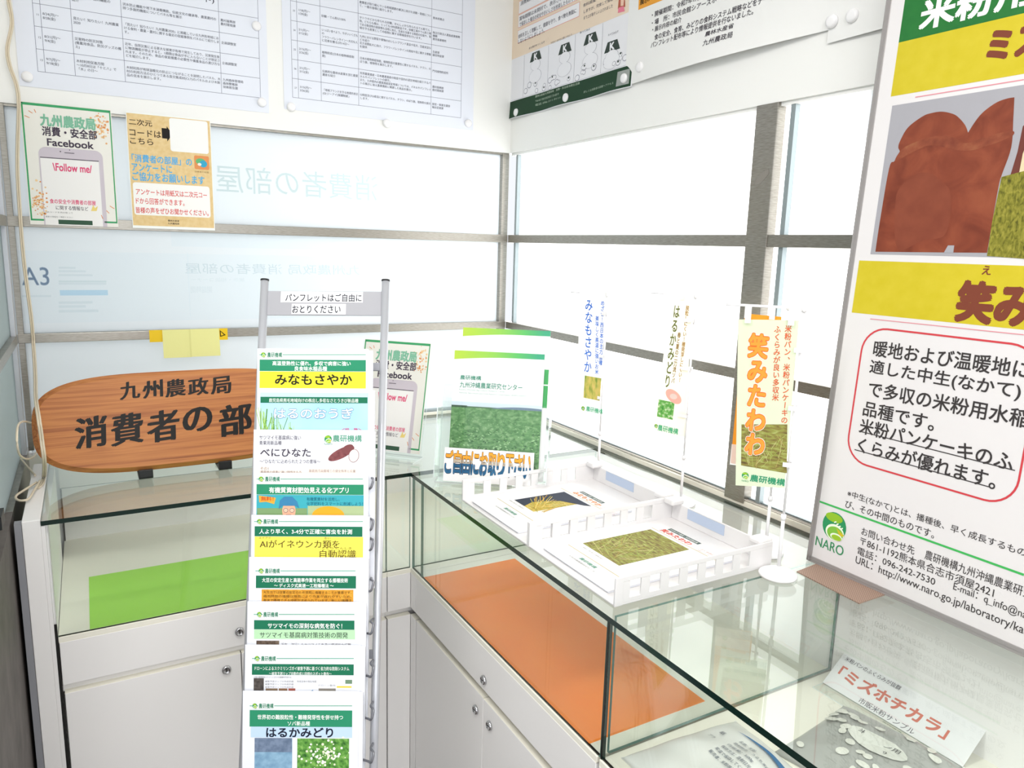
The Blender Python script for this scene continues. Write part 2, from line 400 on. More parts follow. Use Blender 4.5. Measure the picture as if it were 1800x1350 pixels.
for z0, z1 in ((MT, ZP), (LT_, MBt), (T, LB_)):
    one('pane', lambda b: b.box((-1.486, -1.10, z0), (-1.480, -0.02, z1), PANE_L), w3)
for z0, z1 in ((MBt, MT), (LB_, LT_)):
    one('mullion', lambda b: b.box((-1.488, -1.10, z0), (-1.4665, -0.0005, z1), STEEL, 0.001), w3)
one('post', lambda b: b.box((-1.508, -1.135, 0), (-1.466, -1.1002, 2.7), STEEL, .002), w3)
one('post', lambda b: b.box((-1.478, -0.045, T), (-1.467, -0.012, ZP), ALU, 0.001), w3)
st('light_block_wall', lambda b: b.box((-4.2, 2.2, 0), (0.3, 2.25, 2.7), mat('grey light block', '#b9bfc2', .8)))  # unseen wall, added to block light reaching the rear of the back panes
# lamps on the ceiling
LAMPE = bpy.data.materials.new('lamp diffuser'); LAMPE.use_nodes = True
LAMPE.node_tree.nodes['Principled BSDF'].inputs['Emission Color'].default_value = (1, 0.98, 0.95, 1); LAMPE.node_tree.nodes['Principled BSDF'].inputs['Emission Strength'].default_value = 4
for k, (lx, ly) in enumerate(CEIL_LAMPS):
    r = empty('ceiling_lamp', (lx, ly, 2.7)); tag(r, 'white rectangular fluorescent lamp on the ceiling', 'ceiling lamp', 'fluorescent lamps on the ceiling')
    one('frame', lambda b: b.box((lx - 0.6, ly - 0.16, 2.675), (lx + 0.6, ly + 0.16, 2.7), WPLAST, 0.004), r)
    one('diffuser', lambda b: b.box((lx - 0.56, ly - 0.13, 2.668), (lx + 0.56, ly + 0.13, 2.6749), LAMPE), r)
# faint writing on the far side of the frosted glass of the back wall
INKB = inkfilm('faint back print', (0.885, 0.925, 0.92)); INKB2 = inkfilm('fainter back print', (0.915, 0.94, 0.945)); INKG = inkfilm('grey back print', (0.74, 0.78, 0.83)); INKC = inkfilm('sky blue back print', (0.72, 0.87, 0.97)); INKV = inkfilm('pale back panel', (0.965, 0.985, 0.995))
pr = Sheet('window_lettering', (-1.45, 0.0219, T), (1, 0, 0), (0, 0, 1), 1.43, 0.88, inkfilm('bare glass', (1, 1, 1)), 0.0001)
pr.V, pr.F, pr.I, pr.mats = [], [], [], []
pr.T('消費者の部屋', (378, 288), (664, 300), 49, INKB, 1, 0.008, mirror=True)
pr.T('九州農政局 消費者の部屋', (325, 462), (632, 468), 19, INKB2, 1, 0.004, mirror=True)
pr.T('展示・相談コーナー', (335, 488), (430, 490), 7, INKB2, 1, mirror=True)
pr.T('開館時間', (335, 503), (372, 504), 12, INKB2, 1, mirror=True)
pr.T('A3', (36, 469), (85, 467), 33, INKG, 1, 0.012)
pr.rect((105, 510), (190, 519), INKC, 1); pr.rect((39, 519), (90, 522), INKB2, 1)
for k, (y, w) in enumerate([(469, 30), (475, 48), (482, 60), (493, 84), (497, 84), (530, 60), (537, 48), (545, 70)]): pr.rect((103, y), (103 + w, y + 3.5), INKB2 if k != 3 else INKB, 1)
pr.rect((28, 440), (655, 556), INKV, 0); pr.rect((330, 443), (334, 556), INKV, 1); pr.rect((300, 405), (640, 441), INKV, 0)
o = pr.done(); setparent(o, w1)

# ------------------------------------------------------------------ cabinets
def lock(px, plane, parent, axis):
    p = ony(px, YF) if axis == 'y' else onx(px, XF)
    rot = Matrix.Rotation(math.pi / 2, 4, 'X') if axis == 'y' else Matrix.Rotation(-math.pi / 2, 4, 'Y')
    X = Matrix.Translation(p) @ rot
    b = MB(); b.lathe([(0.0105, 0), (0.0105, 0.003), (0.009, 0.0055), (0.0068, 0.006), (0.0066, 0.0045), (0.003, 0.0045)], CHROME, 24, X); b.box((-0.0012, -0.0035, 0.0044), (0.0012, 0.0035, 0.0049), DARK, xf=X)
    return b.build('lock', parent)
zd0, zd1, zt = 0.668, B - 0.012, 0.648    # drawer bottom, drawer top, door top
def front_y(b, x0, x1, z0, z1): b.box((x0, YF, z0), (x1, YF + 0.018, z1), LAM, 0.0012); b.box((x0, YF + 0.0004, z1 - 0.002), (x1, YF + 0.018, z1 + 0.0003), LAM2)
def front_x(b, y0, y1, z0, z1): b.box((XF, y0, z0), (XF + 0.018, y1, z1), LAM, 0.0012); b.box((XF + 0.0004, y0, z1 - 0.002), (XF + 0.018, y1, z1 + 0.0003), LAM2)
def glass_y(b, x0, x1, z0, z1, y): b.box((x0, y, z0), (x1, y + 0.006, z1), GLASS, edge=GEDGE2, axis=1)
def glass_x(b, y0, y1, z0, z1, x): b.box((x, y0, z0), (x + 0.006, y1, z1), GLASS, edge=GEDGE2, axis=0)
XL, XS, XR = -1.4005, -1.0353, -0.6685
c1 = tag(empty('display_cabinet', (XL, YF, 0)), 'white display cabinet with a green-lined glass case, under the wooden signboard', 'display cabinet')
one('body', lambda b: (b.box((XL, YF + 0.03, 0.05), (XR, -0.002, B - 0.006), LAM), b.box((XL, YF + 0.0185, zt - 0.004), (XR, YF + 0.021, zd0 + 0.004), LAM), b.box((XL + 0.001, YF + 0.0215, 0.05), (XR - 0.001, YF + 0.0295, B - 0.02), DARK)), c1)
one('case_floor', lambda b: b.box((XL, YF + 0.0005, B - 0.012), (XR, -0.002, B), LAM2, 0.001), c1)
d = one('drawer', lambda b: front_y(b, XL + 0.001, XR - 0.001, zd0, zd1), c1); lock((421, 1110), YF, d, 'y')
d = one('door', lambda b: front_y(b, XL + 0.003, XS - 0.0012, 0.06, zt), c1); lock((398, 1177), YF, d, 'y')
d = one('door', lambda b: front_y(b, XS + 0.0012, XR - 0.002, 0.06, zt), c1)
one('glass_front', lambda b: glass_y(b, XL, XR - 0.001, B, T - GT - 0.0005, YF + 0.004), c1)
one('side_panel', lambda b: (b.box((-1.446, YF, 0), (-1.4135, -0.155, T + 0.003), LAM, 0.0015), b.box((-1.4134, YF, 0), (-1.4062, -0.155, T - GT - .001), LAM), b.box((-1.4061, YF + .001, 0), (-1.4008, YF + 0.004, B + .03), DARK), b.box((-1.4061, YF + 0.01, 0.05), (-1.4015, -0.155, T - GT - .001), LAM), b.box((-1.459, YF + .0005, 0), (-1.4465, YF + .02, T), mat('blue grey side strip', '#8e8f94', .5))), c1)
one('back_panel', lambda b: (b.box((XL, -0.012, B), (XR, -0.002, T - GT - 0.001), LAM), b.box((XL, -0.0125, 0.93), (XR, -0.0118, 0.932), mat('grey seam', '#9aa09c', 0.6)), b.box((XL + 0.0005, -0.016, B), (XL + 0.004, -0.0121, 0.93), DARK)), c1)
# the corner piece joins both runs
c2 = tag(empty('corner_cabinet', (XF, YF, 0)), 'narrow white corner cabinet piece with plain filler fronts and glass above', 'display cabinet')
one('body', lambda b: (b.box((XR + 0.001, YF + 0.03, 0.05), (-0.002, -0.002, B - 0.012), LAM), b.box((XF + 0.03, -0.634, 0.05), (-0.002, YF + 0.03, B - 0.012), LAM)), c2)
one('filler', lambda b: (front_y(b, XR + 0.0015, XF, zd0, zd1), front_y(b, XR + 0.0015, XF, 0.0, zt), b.box((XR + 0.001, YF + 0.02, zt), (XF + 0.02, YF + 0.03, zd0), LAM)), c2)
one('filler', lambda b: (front_x(b, -0.6345, YF - 0.0003, zd0, zd1), front_x(b, -0.6345, YF - 0.0003, 0.0, zt), b.box((XF + 0.02, -0.6345, zt), (XF + 0.03, YF, zd0), DARK)), c2)
one('case_floor', lambda b: (b.box((XR + 0.0005, YF + 0.0005, B - 0.012), (-0.002, -0.002, B), LAM2, 0.001), b.box((XF + 0.0005, -0.6345, B - 0.012), (-0.002, YF, B), LAM2)), c2)
one('glass_front', lambda b: glass_y(b, XR + 0.001, XF, B, T - GT - 0.0005, YF + 0.004), c2)
one('glass_front', lambda b: glass_x(b, -0.6600, YF - 0.001, B, T - GT - 0.0005, XF + 0.004), c2)
one('glass_divider', lambda b: glass_y(b, XF + 0.012, -0.014, B, T - GT - 0.0005, -0.6), c2)
one('back_panel', lambda b: (b.box((XR, -0.012, B), (-0.012, -0.002, T - GT - 0.001), LAM), b.box((-0.012, YF, B), (-0.002, -0.002, T - GT - 0.001), LAM)), c2)
Y0, YS, Y1 = -0.6355, -1.0250, -1.4340
c3 = tag(empty('display_cabinet', (XF, Y1, 0)), 'white display cabinet with an orange-lined glass case, below the letter trays', 'display cabinet')
one('body', lambda b: (b.box((XF + 0.03, Y1, 0.05), (-0.002, Y0, B - 0.012), LAM), b.box((XF + 0.0185, Y1, zt - 0.004), (XF + 0.021, Y0, zd0 + 0.004), mat('olive shadow gap', '#6a6450', .7)), b.box((XF + 0.0215, Y1 + 0.001, 0.05), (XF + 0.0295, Y0 - 0.001, B - 0.02), DARK)), c3)
one('case_floor', lambda b: b.box((XF + 0.0005, Y1, B - 0.012), (-0.002, Y0, B), LAM2, 0.001), c3)
d = one('drawer', lambda b: front_x(b, Y1 + 0.001, Y0 - 0.001, zd0, zd1), c3); lock((851, 1195), XF, d, 'x')
d = one('door', lambda b: front_x(b, YS + 0.001, Y0 - 0.006, 0.06, zt), c3); lock((837, 1247), XF, d, 'x')
d = one('door', lambda b: front_x(b, Y1 + 0.002, YS - 0.001, 0.06, zt), c3); lock((861, 1275), XF, d, 'x')
one('glass_front', lambda b: glass_x(b, Y1 - 0.0038, -0.6620, B, T - GT - 0.0005, XF + 0.004), c3)
one('glass_divider', lambda b: b.box((-0.582, Y1 - 0.0065, B + 0.003), (-0.014, Y1 - 0.0008, T - GT - 0.0005), GLASS, edge=GEDGE2, axis=1), c3)
one('back_panel', lambda b: b.box((-0.012, Y1, B), (-0.002, Y0, T - GT - 0.001), LAM), c3)
Y2 = -2.25
c4 = tag(empty('display_cabinet', (XF, Y2, 0)), 'white display cabinet whose glass case holds flour bags, below the big poster', 'display cabinet')
one('body', lambda b: (b.box((XF + 0.03, Y2, 0.05), (-0.002, Y1 - 0.0070, B - 0.012), LAM), b.box((XF + 0.019, Y2, zt - 0.004), (XF + 0.03, Y1 - 0.0070, zd0 + 0.004), DARK)), c4)
one('case_floor', lambda b: b.box((XF + 0.0005, Y2, B - 0.012), (-0.002, Y1 - 0.0070, B), LAM2, 0.001), c4)
one('drawer', lambda b: front_x(b, Y2 + 0.001, Y1 - 0.0075, zd0, zd1), c4)
one('door', lambda b: front_x(b, -1.843, Y1 - 0.008, 0.06, zt), c4)
one('door', lambda b: front_x(b, Y2 + 0.002, -1.845, 0.06, zt), c4)
one('glass_front', lambda b: b.box((XF + 0.004, Y2, B), (XF + 0.010, Y1 - 0.0106, T - GT - 0.0005), GLASS, edge=GEDGE, axis=0), c4)
one('back_panel', lambda b: b.box((-0.012, Y2, B), (-0.002, Y1 - 0.0070, T - GT - 0.001), LAM), c4)
one('joint_strip', lambda b: b.box((XF + 0.003, Y1 - 0.0103, B), (XF + 0.0105, Y1 - 0.0068, T - GT - 0.0005), mat('black joint', '#101412', 0.2, 0, 0.5)), c4)
tag(one('glass_counter_top', lambda b: b.box((-1.4130, YF - 0.002, T - GT), (-0.001, -0.001, T), GLASS, edge=GEDGE, axis=2), None, (-0.7, -0.3, T - GT)), 'long clear glass top along the back wall, under the signboard', 'glass top')
tag(one('glass_counter_top', lambda b: b.box((XF - 0.002, Y2, T - GT), (-0.001, YF - 0.0035, T), GLASS, edge=GEDGE, axis=2), None, (-0.3, -1.4, T - GT)), 'long clear glass top below the windows, under trays and big poster', 'glass top')
tag(one('lining_sheet', lambda b: b.box((-1.342, -0.590, B), (-0.80, -0.302, B + 0.0008), mat('lime green paper', '#a6e05a', 0.7)), None, (-1.07, -0.44, B)), 'lime green paper sheet lining the glass case under the signboard', 'paper sheet')
tag(one('lining_sheet', lambda b: b.box((-0.594, -1.401, B), (-0.325, -0.669, B + 0.0008), noisy('orange paper', [(0.3, '#ff8c3a'), (0.7, '#ff9442')], 8, 3, rough=0.7)), None, (-0.46, -1.03, B)), 'orange paper sheet lining the glass case below the trays', 'paper sheet')
# ------------------------------------------------------------------ printed sheets on the walls
EX, EZ, EYM = Vector((1, 0, 0)), Vector((0, 0, 1)), Vector((0, -1, 0))
def magnet(p, n, label, grp='white round magnets'):
    X = Matrix.Translation(p) @ Vector((0, 0, 1)).rotation_difference(Vector(n)).to_matrix().to_4x4()
    o = one('round_magnet', lambda b: b.lathe([(0.0125, 0), (0.0128, 0.004), (0.0115, 0.0075), (0.007, 0.0085), (0.001, 0.0087)], WPLAST, 24, X), None, p)
    tag(o, label, 'magnet', grp); return o
GRY = '#5c5f6b'
def schedule(name, x0, x1, zb, label, cols, rows, texts):
    s = Sheet(name, (x0, -0.0007, zb), EX, EZ, x1 - x0, 0.66, SHEETP)
    cx = [s.loc(p)[0] for p in cols]; ry = [s.loc(p)[1] for p in rows]
    pit = (ry[-1] - ry[0]) / (len(ry) - 1); ry = [ry[0] + pit * k for k in range(len(ry) + 3)]
    for x in cx: s.R(x - 0.0005, ry[0], x + 0.0005, min(ry[-1], s.h - 0.04), '#74778a')
    for y in ry:
        if y < s.h - 0.03: s.R(cx[0], y - 0.0005, cx[-1], y + 0.0005, '#74778a')
    em = 0.0081; ld = 0.0096
    for k, row in enumerate(texts):
        top = ry[k + 1]
        for c, lines in enumerate(row):
            L = lines.split('\n'); hgt = ld * len(L); y = top - (pit - hgt) / 2 if c != 3 else top - (pit - hgt) / 2
            s.block(L, cx[c] + (0.004 if c else 0.006), y, em if c else em * .85, ld, GRY, 2, 0.98, 0.009, cx[c + 1] - cx[c] - 0.006)
    return s
cols = [(66.7, 125.4), (79.6, 126.4), (132.6, 133), (220.5, 143), (389.7, 162.5), (458, 171)]
rows = [(66.7, 125.4), (64.3, 85.4), (61.4, 45.8), (58.3, 5.3)]
tx = [["13", "9/7(月)～\n9/18(金)", "木材利用促進月間\n～10月8日は「十と八」で\n「木」の日～", "木材利用が地球温暖化の防止につながることを説明したパネル、木\n材の利用方法のひとつである直交集成材(CLT)のパネルおよび木製\n品の見本を展示します。", "九州森林管理局\n森林整備部\n技術普及課"],
      ["12", "8/31(月)～\n9/4(金)", "災害時の防災対策\n(備蓄用食品、防災グッズの備\nえ)", "近年、自然災害による甚大な被害が各地で発生しており、災害発生後\nに物流機能が停止すると、1週間は食品が手に入らないことが想定さ\nれます。そのため、食品の家庭備蓄の必要性や備蓄食品の選び方な\nどを紹介します。", "企画調整室"],
      ["11", "8/24(月)～\n8/28(金)", "見たい！知りたい！九州農業\n2020", "「見たい！知りたい！九州農業2020」に掲載している九州各地域にお\nける食料・農業・農村に関する最近の取組事例をパネルにて紹介しま\nす。", "企画調整室"],
      ["10", "", "農村の持つ多面的機能の\n紹介", "洪水防止機能や地下水涵養機能、伝統文化の継承等、農業農村の\n持つ多面的機能についてパネル等を展示", "農村振興部\n農村環境課"]]
s = schedule('schedule_sheet', -1.4135, -0.8065, 1.984, '', cols, rows, tx)
s.T('中)', (355, -9), (376, -7), 13, '#333344', 2)
s.done('large pale schedule sheet pinned on the left half of the back wall panel', 'notice sheet', 'schedule sheets on the back wall')
cols = [(514.4, 171), (524.9, 172), (565, 177), (630.7, 185.5), (757.4, 201.4), (810, 207.8)]
rows = [(514.4, 171), (516, 136.6), (515.3, 102.2), (513.6, 68.9), (512.2, 35.3), (510.7, 1.2)]
tx = [["27", "3/15(月)～\n3/26(金)", "「地域ブランドを守る地理的表示\n(GI:ジーアイ)保護制度」", "GI制度及びGI産品に関するパネル、チラシ、のぼり旗、現物等を展示\nします。", "経営・事業支援部\n輸出促進課"],
      ["26", "3/1(月)～\n3/12(金)", "伝統的な農林水産業を営む農業\n遺産を紹介", "世界農業遺産・日本農業遺産の制度や国内の認定地域を紹介するパ\nネルやパンフレットの展示。\nまた、九州管内の農業遺産認定地域については、パネルやパンフレッ\nトの展示に加え農業遺産に関連した商品を展示。", "農村振興部\n農村環境課"],
      ["25", "2/15(月)～\n2/26(金)", "植物防疫(日本の植物検疫制\n度)", "日本の植物検疫制度、植物防疫の重要性に関するパネル、チラシ、の\nぼり旗、植物等を展示します。", "門司植物防疫所"],
      ["24", "2/1(月)～\n2/12(金)", "いっぱい食べよう、今がいいくだも\nの\nフラワーバレンタイン～大切な人\nに花束を贈る2月14日～", "九州における野菜や果物のおいしいブランド産品や花卉、生産状況な\nどを紹介\n花き消費拡大に向け、フラワーバレンタインの周知や花に関する情報\nを提供", "生産部\n園芸特産課"],
      ["23", "1/18(月)～\n1/29(金)", "砂糖・でん粉は100%", "サトウキビから作られる砂糖、かんしょから作られるでん粉でん\n粉。どちらも畑は、とっても100%国産品です。砂糖工場やでん粉工場\nである製造時の副産物も活用に加え、生産を支援する制度の仕組や、現\n場を守る産業としての役割に関する情報提供を行います。", "独立行政法人農畜産業振興\n機構\n鹿児島事務所"],
      ["22", "", "", "農業者が取り組んでいる地域課題の解決に向けた活動・取組につい\nて、一般の皆様に紹介します。", "熊本県拠点"]]
s = schedule('schedule_sheet', -0.7625, -0.1450, 2.001, '', cols, rows, tx)
s.done('large pale schedule sheet pinned on the back wall panel by the corner', 'notice sheet', 'schedule sheets on the back wall')
for px, lb in [((48, 135), 'white round magnet at lower left corner of the left schedule sheet'), ((460, 180), 'white round magnet at lower right corner of the left schedule sheet'), ((450.5, 46), 'white round magnet on the right edge of the left schedule table'),
               ((511.5, 188), 'white round magnet at lower left corner of the right schedule sheet'), ((679.5, 217), 'white round magnet at lower middle of the right schedule sheet'), ((822.5, 217), 'white round magnet at lower right corner of the right schedule sheet')]:
    magnet(ony(px, -0.0017), (0, -1, 0), lb)
s_w = 1.0
def wsheet(name, lt, rb, y, **k):
    a = ony(lt, y); b = ony(rb, y); return Sheet(name, (a.x, y, b.z), EX, EZ, b.x - a.x, a.z - b.z, **k)
FBREF = wsheet('flyer', (34.5, 177), (208.5, 399.5), -0.0045, base=mat('ivory print paper', '#eeece4', 0.6))
SK = '#cfc6cf'
def flyer_art(s):
    w, h = s.w, s.h; G = '#43a36b'; b = 0.010; t = 0.0062
    for r in ((0, h - t, w, h), (w - t * 1.1, 0.012, w, h)): s.R(r[0] + (0.002), r[1] - 0.002, r[2] - 0.002, r[3] - 0.002, G, 1)
    s.R(0.002, 0.012, 0.0055, h - 0.002, G, 1); s.R(0.002, 0.010, 0.040, 0.0145, G, 1); s.R(w - 0.033, 0.010, w - 0.003, 0.0145, G, 1)
    s.T('九州農政局', (69, 199), (167, 209), 22, '#93c6ad', 3, 0.035); s.T('九州農政局', (69, 199), (167, 209), 22, '#7ab799', 4, 0.0)
    s.T('消費・安全部', (73, 221), (170, 231), 17, '#4a4050', 3, 0.022); s.T('Facebook', (82, 243), (164, 249), 13, '#4a4050', 3, 0.02)
    for a, c in (((60, 192), (63, 198)), ((50, 194.5), (57, 199)), ((43, 203), (52, 207)), ((193, 362), (201, 367)), ((187, 370), (192, 375)), ((178, 378), (181, 385))): s.line(a, c, 0.0016, '#e0884e', 2)
    a = s.loc((66.5, 257)); c = s.loc((178, 262)); s.rrect(a[0], -0.0 + 0.0102, c[0] + 0.002, a[1], 0.018, SK, 1); s.R(a[0], 0.0, c[0] + 0.002, 0.03, SK, 1)
    p = s.loc((70.5, 277)); q = s.loc((173.5, 283)); s.R(p[0], 0.0, q[0], p[1], '#f3f1ef', 2); s.R(p[0], p[1], q[0], p[1] + 0.0022, '#5e5560', 3)
    m = s.loc((122, 269)); s.R(m[0] - 0.011, m[1] - 0.001, m[0] + 0.011, m[1] + 0.0008, '#5e5560', 3); s.ell((m[0] - 0.02, m[1] + 0.002), 0.0016, 0.0016, '#5e5560', 3); s.ell((m[0] + 0.001, m[1] + 0.0075), 0.0013, 0.0013, '#5e5560', 3)
    s.T('\\Follow me/', (92, 286), (161, 290), 14, '#e0507c', 3, 0.02)
    s.T('食の安全や消費者の部屋', (87, 349), (168, 352), 8.5, '#e0507c', 3, 0.012); s.T('に関する情報など', (98, 361), (155, 363), 7.5, '#4a4050', 3, 0.008)
    s.T('QRコードを読み取って', (80, 371), (128, 374), 3, '#777777', 3); s.T('最新の情報をご確認ください', (80, 379), (128, 381), 3, '#888888', 3)
    s.rect((102.5, 386), (163, 396), '#3c5a48', 3)
    for k in range(150):   # sprays of small orange dots
        if k < 70: x, y = rnd.gauss(0.178, 0.013), rnd.gauss(h - 0.045, 0.024)
        else: x, y = rnd.gauss(0.024, 0.012), rnd.gauss(0.055, 0.022)
        if 0.008 < x < w - 0.008 and 0.018 < y < h - 0.01 and not (0.042 < x < 0.172 and y < h - 0.085): s.ell((x, y), *(2 * [rnd.uniform(0.0012, 0.0030)]), rnd.choice(['#e8b27c', '#e0955c', '#efcf9d']), 2, n=10)
    s.P([s.loc(p_) for p_ in ((160, 371), (164, 360), (167, 366), (172, 362), (170, 371))], '#f0d884', 3)
flyer_art(FBREF)
FBREF.done('ivory flyer with pink and green writing and drawn phone, upper left on the back glass', 'flyer', 'green-bordered phone flyers')
s = wsheet('survey_notice', (220.5, 195), (378, 405.5), -0.0045, base=mat('white glossy paper', '#f1f3f0', 0.35))
TAN = noisy('kraft paper print', [(0.35, '#dfc189'), (0.65, '#e6cc99')], 90, 4)
s.rect((222, 198), (376.5, 401), TAN, 1)
s.T('二次元', (226, 208), (267, 212), 11, '#4a3a2c', 2, .012); s.T('コードは', (227, 226), (283, 231), 12, '#4a3a2c', 2, .012); s.T('こちら', (228, 241), (269, 245), 11, '#4a3a2c', 2, .012)
s.poly([(284, 225), (293, 226), (293, 222), (303, 236), (294, 249), (294, 244), (285, 243)], '#1d1a18', 2)
a = s.loc((297, 207)); c = s.loc((367, 271)); s.rrect(a[0], c[1], c[0], a[1], 0.006, '#f4f4f2', 2)
s.T('「消費者の部屋」の', (231, 270), (337, 277), 14.5, '#55aee0', 2, .018); s.T('アンケートに', (231, 286), (302, 292), 14, '#55aee0', 2, .018); s.T('ご協力をお願いします', (232, 301), (359, 308), 16, '#55aee0', 2, .018)
a = s.loc((341, 273)); c = s.loc((368, 299)); s.rrect(a[0], c[1], c[0], a[1], 0.004, '#e0935b', 2)
m = ((a[0] + c[0]) / 2, (a[1] + c[1]) / 2); s.ell((m[0] - .003, m[1] + .003), 0.0125, 0.0085, '#67b97a', 3); s.ell((m[0] + .004, m[1] - .003), 0.010, 0.0095, '#3aa5c9', 4); s.ell((m[0] - .006, m[1] - .005), 0.005, 0.004, '#f0e8da', 5)
s.T('消費者の部屋', (342, 300), (367, 302), 3, '#8d6a44', 2)
a = s.loc((233, 320)); c = s.loc((370.5, 383)); s.rrect(a[0], c[1], c[0], a[1], 0.007, '#f5f4f1', 2)
for t, y, x1 in (('アンケートは用紙又は二次元コー', 331, 363.5), ('ドから回答ができます。', 347, 324), ('皆様の声をぜひお聞かせください。', 363.5, 366.5)): s.T(t, (238.5, y), (x1, y + (x1 - 238) * .055), 11, '#d8504e', 3, .012)
s.T('農林水産省', (295, 386), (315, 388), 3.4, '#6a5a44', 2, .02); s.T('九州農政局', (295, 391), (315, 393), 3.4, '#6a5a44', 2, .02)
s.done('tan notice with blue and red writing taped to the back glass', 'notice')
# sticky notes and hazard tape on the lower mullion
s = wsheet('hazard_tape', (262, 580.5), (400.5, 597), -0.0008, base=mat('yellow tape', '#f0c81f', 0.4)); s.poly([(386, 580), (397, 589), (387, 592)], '#3a3208', 1); s.poly([(388, 583), (393.5, 588.5), (388.5, 590)], '#f0c81f', 2)

s.done('strip of yellow hazard tape behind the sticky notes on the lower mullion', 'tape')
NOTE = mat('pale yellow note paper', '#eceaa0', 0.7)
s = wsheet('sticky_note', (285, 580), (337, 627), -0.0022, base=NOTE, bend=lambda x, y: 0.006 * (1 - y / 0.075) ** 2); s.done('pale yellow sticky note, left of the two on the mullion tape', 'sticky note', 'sticky notes on the mullion')
s = wsheet('sticky_note', (334, 578.5), (387, 624.5), -0.0034, base=NOTE, bend=lambda x, y: 0.006 * (1 - y / 0.075) ** 2); s.done('pale yellow sticky note, right of the two, overlapping its neighbour', 'sticky note', 'sticky notes on the mullion')
# right wall: comic leaflet, exhibition notices
def rsheet(name, lt, rb, x, **k):
    a = onx(lt, x); b = onx(rb, x); return Sheet(name, (x, a.y, b.z), EYM, EZ, a.y - b.y, a.z - b.z, **k)
s = rsheet('comic_leaflet', (904, -95), (1112.5, 152.5), -0.0012, base=mat('cool thin paper', '#ebebef', 0.6), bend=lambda x, y: 0.0012 + 0.0042 * (1 + math.sin(x * 24)) * max(0, 1 - y / 0.12) ** 2)
s.rect((905, -90), (1108, 20.5), '#ecd9c3', 1)
for lt, rb in (((913, -22), (1019, -44)), ((913, 3), (1019, -19)), ((912, 27), (1019, 8)), ((911, 54), (1018.5, 39))):
    a = s.loc(lt); c = (s.loc(rb)[0], s.loc((lt[0], lt[1] + 22.5))[1]); s.R(a[0], c[1], c[0], a[1], '#e58d7d', 2); s.R(a[0] + .0012, c[1] + .0012, c[0] - .0012, a[1] - .0012, '#f1f0f2', 3)
tq = '#5b5a66'
for t, a, c in (('食料を正しく理解して、健康を守り、食べ物を無駄に', (912, 61), (1014, 21)), ('しないようにしましょう。', (912, 70), (958, 52)), ('食品の期限表示には種類があります。', (916, -14), (1008, -48)), ('賞味期限は未開封で、表示された方法', (914, 30), (1008, -4)), ('で保存した場合の安全やおいしさを約束したものです。', (914, 40), (1015, 2)), ('消費期限は、', (916, 3), (945, -7))): s.T(t, a, c, 7.5, tq, 5, .01)
for t, a, c in (('食料廃棄・Ｉ食糧', (1026, 7), (1072, -11)), ('しますが、完食して情報', (1027, 18), (1078, 2)), ('まで上が皆そしい上されました', (1027, 29), (1078, 12))): s.T(t, a, c, 6, tq, 4)
s.poly([(1089, -6), (1099, -8), (1100, 12), (1087, 16)], '#b5634e', 4); s.poly([(1092, 0), (1098, -1), (1097, 10), (1092, 11)], '#efc9b2', 5); s.poly([(1088, 14), (1097, 11), (1099, 20), (1087, 23)], '#e8849a', 4)
for px in ((922, 0), (964, 0), (1010, 0), (1057, 0), (1107.5, 0)):
    x = s.loc((px[0], 120))[0]; a = s.loc((1000, 60)); y0 = s.loc((909, 176))[1] + 0.002; s.R(x - .0005, y0, x + .0005, s.loc((1108, 20.5))[1] - 0.002, '#8e8e98', 2)
y0 = s.loc((909, 176))[1]; yt = s.loc((1108, 20.5))[1] - .003
s.R(0.012, y0 + .0015, s.w - .008, y0 + .0022, '#8e8e98', 2)
PX = [s.loc((q, 120))[0] for q in (922, 964, 1010, 1057, 1107)]
for k, (hp, hy) in enumerate(((942.5, 99), (994, 85), (1039.5, 67.5), (1077, 81))):
    c = s.loc((hp, hy)); s.P([(c[0] - .036, c[1] - .0135), (c[0] + .036, c[1] - .0135), (c[0] + .022, c[1] + .0135), (c[0] - .022, c[1] + .0135)], '#3b4640', 3)
    s.put('K', c[0] - .011, c[1] + .010, c[0] + .011, .020, '#eeeef2', 4, .03)
    for rr, ly, cl in ((.030, 2, '#a2a2ac'), (.0288, 3, '#ededf1')): s.ell((c[0], c[1] - .026), rr, rr * .55, cl, ly)
    for rr, ly, cl in ((.038, 2, '#a2a2ac'), (.0368, 3, '#ededf1')): s.ell((c[0], max(c[1] - .060, y0 + .025)), rr, rr * .55, cl, ly)
    for q in range(7):
        x = rnd.uniform(PX[k] + .014, PX[k + 1] - .014); y = rnd.uniform(y0 + .006, y0 + .035); r = rnd.uniform(.006, .013)
        s.ell((x, y), r, r * .8, '#9a9aa4', 3, n=12); s.ell((x, y), r * .82, r * .62, '#ededf1', 4, n=12)
        if q > 4: s.ell((x, y + .003), .004, .003, '#3b4640', 5, n=8)
for t, a, c in (('また焦がせつくるぞ', (931, 83), (958, 80)), ('できた！おかたに感じつめよう', (969, 74), (1006, 66)), ('食べてみよ', (1020, 56), (1038, 51)), ('たべてみるぞ', (1070, 60), (1088, 55))): s.T(t, a, c, 4, tq, 4)
s.R(0.004, 0.002, s.w - .004, y0 - .001, '#22412c', 2)
s.T('農林水産省九州農政局　消費・安全部消費生活課', (942, 168), (1020, 148), 4, '#b7c7b4', 4); s.T('〒860-8527 熊本市西区春日2丁目10番1号', (942, 176), (985, 167), 4, '#a4b8a4', 4); s.T('電話 096-211-9111', (942, 183), (988, 174), 4, '#a4b8a4', 4); s.T('詳しくは消費者の部屋へアクセス', (1027, 160), (1082, 149), 4, '#a4b8a4', 4)
a = s.loc((1088, 127)); c = s.loc((1108, 150)); s.R(a[0], c[1] + .004, c[0] - .001, a[1], '#9ba19d', 3)
s.T('キャラクター紹介', (915, 104), (918, 104), 60, '#9a9aa4', 2) if False else None
